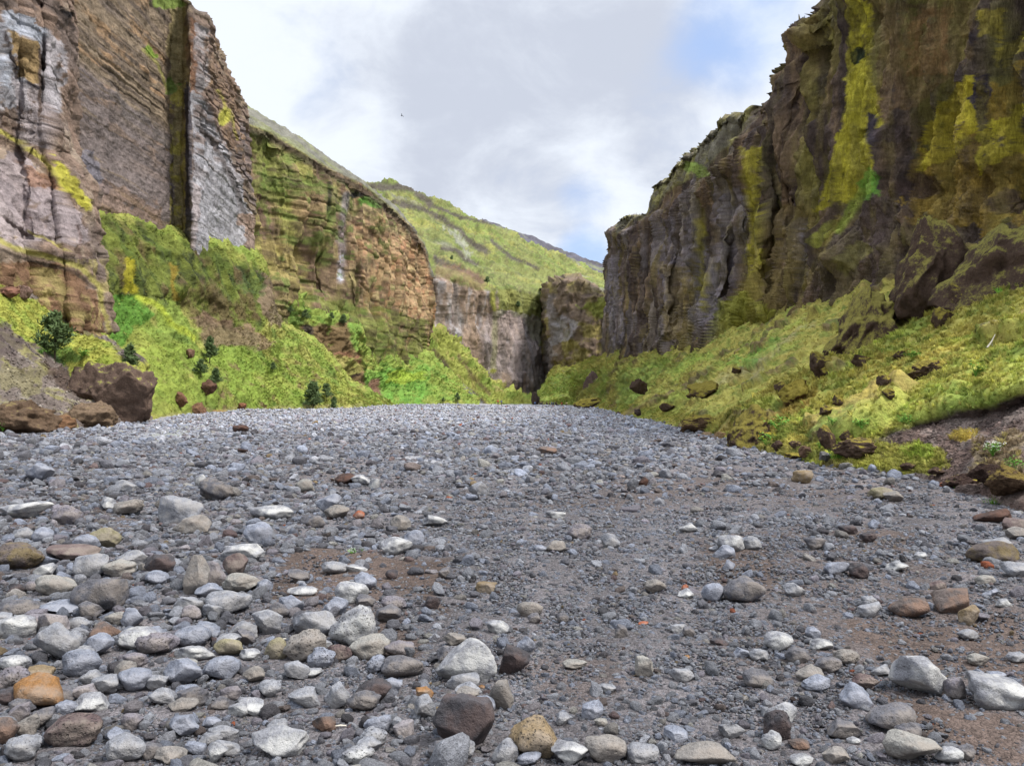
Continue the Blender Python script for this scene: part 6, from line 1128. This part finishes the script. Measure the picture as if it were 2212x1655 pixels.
def person(x, yb, jc, tc_, label, sit=False, turn=0.0, pack=None, hair=(70, 52, 40), Y=255.0):
    X = (x - CX) / F * Y; z = float(gz(X, Y)[0]); root = tag(empty('person', (X, Y, z)), label, 'person', 'hikers at the far end of the gravel'); root.rotation_euler = (0, 0, turn)
    if sit:
        hp, kn, an, sh, nk, hd = .30, (.14, -.42, .48), (.15, -.50, .07), .78, .90, 1.06
        K = lambda s: [(s * .14, -.42, .50), (s * .15, -.55, .07), (s * .15, -.70, .04)]; A = lambda s: [(s * .25, -.16, .58), (s * .15, -.40, .55), (s * .12, -.46, .54)]
    else:
        hp, sh, nk, hd = .94, 1.42, 1.54, 1.67
        K = lambda s: [(s * .11, -.02, .50), (s * .12, .02, .09), (s * .13, -.16, .04)]; A = lambda s: [(s * .27, -.01, 1.16), (s * .28, -.10, .92), (s * .28, -.14, .84)]
    n = [((0, 0, hp), .12), ((0, 0, (hp + sh) / 2), .13, .10), ((0, 0, sh), .12, .09), ((0, -.01, nk), .055), ((0, -.02, hd), .095, .11), ((0, -.03, hd + .09), .07), ((0, -.14, hd - .01), .018)]; e = [(0, 1), (1, 2), (2, 3), (3, 4), (4, 5), (4, 6)]
    for s in (-1, 1):
        b = len(n); hs = (s * .10, 0, hp - .04); k = K(s); n += [(hs, .09), (k[0], .065), (k[1], .045), (k[2], .04)]; e += [(0, b), (b, b + 1), (b + 1, b + 2), (b + 2, b + 3)]
        b = len(n); ss = (s * .19, 0, sh - .02); a = A(s); n += [(ss, .055), (a[0], .042), (a[1], .032), (a[2], .035)]; e += [(2, b), (b, b + 1), (b + 1, b + 2), (b + 2, b + 3)]
        f0 = len(n); ax = a[2]; n += [((ax[0] + dx, ax[1] - .07, ax[2] - .03), .009) for dx in (-.03, -.01, .01, .03)] + [((ax[0] - s * .05, ax[1] - .03, ax[2]), .010)]; e += [(b + 3, f0 + q) for q in range(5)]
    skinned('body', n, e, SKIN, root, 1)
    j = [((0, 0, hp - .02), .155, .13), ((0, 0, (hp + sh) / 2), .155, .125), ((0, 0, sh), .14, .105), ((0, 0, sh + .07), .075)]; je = [(0, 1), (1, 2), (2, 3)]
    for s in (-1, 1): b = len(j); a = A(s); j += [((s * .19, 0, sh - .02), .078), (a[0], .062), (a[1], .05)]; je += [(2, b), (b, b + 1), (b + 1, b + 2)]
    skinned('jacket', j, je, pmat(jc), root, 1)
    t = [((0, 0, hp + .02), .135, .12)]; te = []
    for s in (-1, 1): b = len(t); k = K(s); t += [((s * .10, 0, hp - .06), .105), (k[0], .082), (k[1], .062)]; te += [(0, b), (b, b + 1), (b + 1, b + 2)]
    skinned('trousers', t, te, pmat(tc_), root, 1)
    skinned('hair', [((0, .02, hd + .04), .105), ((0, .04, hd - .03), .09), ((0, 0, hd + .10), .08)], [(0, 1), (0, 2)], pmat(hair), root, 1)
    for s in (-1, 1): skinned('boot', [((K(s)[1][0], K(s)[1][1], .07), .055), ((K(s)[2][0], K(s)[2][1], .045), .05)], [(0, 1)], pmat((50, 44, 42)), root, 1)
    if pack: skinned('backpack', [((0, .2, hp + .12), .15, .11), ((0, .21, sh - .05), .14, .10)], [(0, 1)], pmat(pack), root, 1)
person(1075.5, 876, (214, 62, 40), (60, 60, 70), 'hiker in a red jacket standing left of the others', turn=.4); person(1083, 876, (90, 140, 190), (90, 90, 96), 'hiker in a light blue jacket beside the one in red', turn=-.6, hair=(160, 130, 90)); person(1155.5, 877, (84, 150, 214), (60, 80, 120), 'sitting hiker in bright blue at the gorge mouth', sit=True)
person(1166, 877, (48, 50, 70), (40, 42, 54), 'sitting hiker in dark navy with a pale pack', sit=True, turn=.8, pack=(170, 176, 190)); person(1171, 877, (36, 38, 50), (40, 40, 46), 'sitting hiker in black with a blue pack', sit=True, turn=-.5, pack=(60, 84, 150)); person(1181, 876, (96, 40, 60), (50, 44, 60), 'sitting hiker in a maroon jacket', sit=True, turn=.3)
person(1187, 876, (150, 112, 84), (90, 74, 60), 'sitting hiker in a tan jacket next to the maroon one', sit=True, turn=-.2); person(1191.5, 876, (92, 128, 180), (52, 56, 70), 'sitting hiker in sky blue in the middle of the row', sit=True, turn=.5, hair=(200, 190, 170)); person(1196, 876, (84, 96, 140), (60, 62, 80), 'sitting hiker in slate blue next to the sky blue one', sit=True, turn=-.4)
person(1200.5, 876, (34, 36, 44), (40, 40, 44), 'sitting hiker in black at the right end of the row', sit=True); person(1213, 876, (226, 96, 70), (110, 84, 70), 'sitting hiker in an orange jacket under the slope', sit=True, turn=.6); person(1224, 875.5, (214, 190, 150), (120, 90, 60), 'sitting hiker in cream farthest right', sit=True, turn=-.3)
person(1202, 878.5, (38, 38, 46), (36, 36, 42), 'hiker all in black nearest the camera on the gravel', sit=True, turn=1.2, Y=225)

# ------------------------------------------------------------------ bird
def bird():
    X, Y, z = W(868, 251, 70); root = tag(empty('bird', (X, Y, z)), 'small dark bird flying in the grey sky', 'bird'); root.rotation_euler = (.2, .5, 1.1); m = plain('feathers', S(52, 54, 66), .8, .2); L = .18
    v, f = ico(3); v = v * [.3 * L, 1, .3 * L][:1] if False else v * np.array([.20 * L, .5 * L, .18 * L]); v[:, 0] *= 1 - .5 * np.clip(-v[:, 1] / (.5 * L), 0, 1)
    link('body', mesh_np('body', np.r_[v, ico(3)[0] * L * .13 + [0, .5 * L, .03 * L]], np.r_[f, f + len(v)], mat=m), root)
    for s in (-1, 1):
        wv = []; 
        for t in np.linspace(0, 1, 7):
            cx_ = s * (.1 + 1.1 * t) * L; zz = L * (.55 * math.sin(t * 2.2)) * .9; ch = L * (.42 * (1 - t) ** .6 + .06); y0 = L * (.15 + .1 * t - .45 * t * t)
            wv += [(cx_, y0, zz + .01 * L), (cx_, y0 - ch, zz), (cx_, y0, zz - .012 * L)]
        wf = [(3 * i + a, 3 * i + b, 3 * i + 3 + b, 3 * i + 3 + a) for i in range(6) for a, b in ((0, 1), (1, 2), (2, 0))]; link('wing', mesh_np('wing', wv, wf, mat=m), root)
    tv = [(-.06 * L, -.4 * L, 0), (.06 * L, -.4 * L, 0), (.12 * L, -.85 * L, 0), (-.12 * L, -.85 * L, 0), (-.06 * L, -.4 * L, .02 * L), (.06 * L, -.4 * L, .02 * L), (.12 * L, -.85 * L, .01 * L), (-.12 * L, -.85 * L, .01 * L)]
    link('tail', mesh_np('tail', tv, [(3, 2, 1, 0), (4, 5, 6, 7), (0, 1, 5, 4), (2, 3, 7, 6), (1, 2, 6, 5), (3, 0, 4, 7)], smooth=False, mat=m), root)
bird()
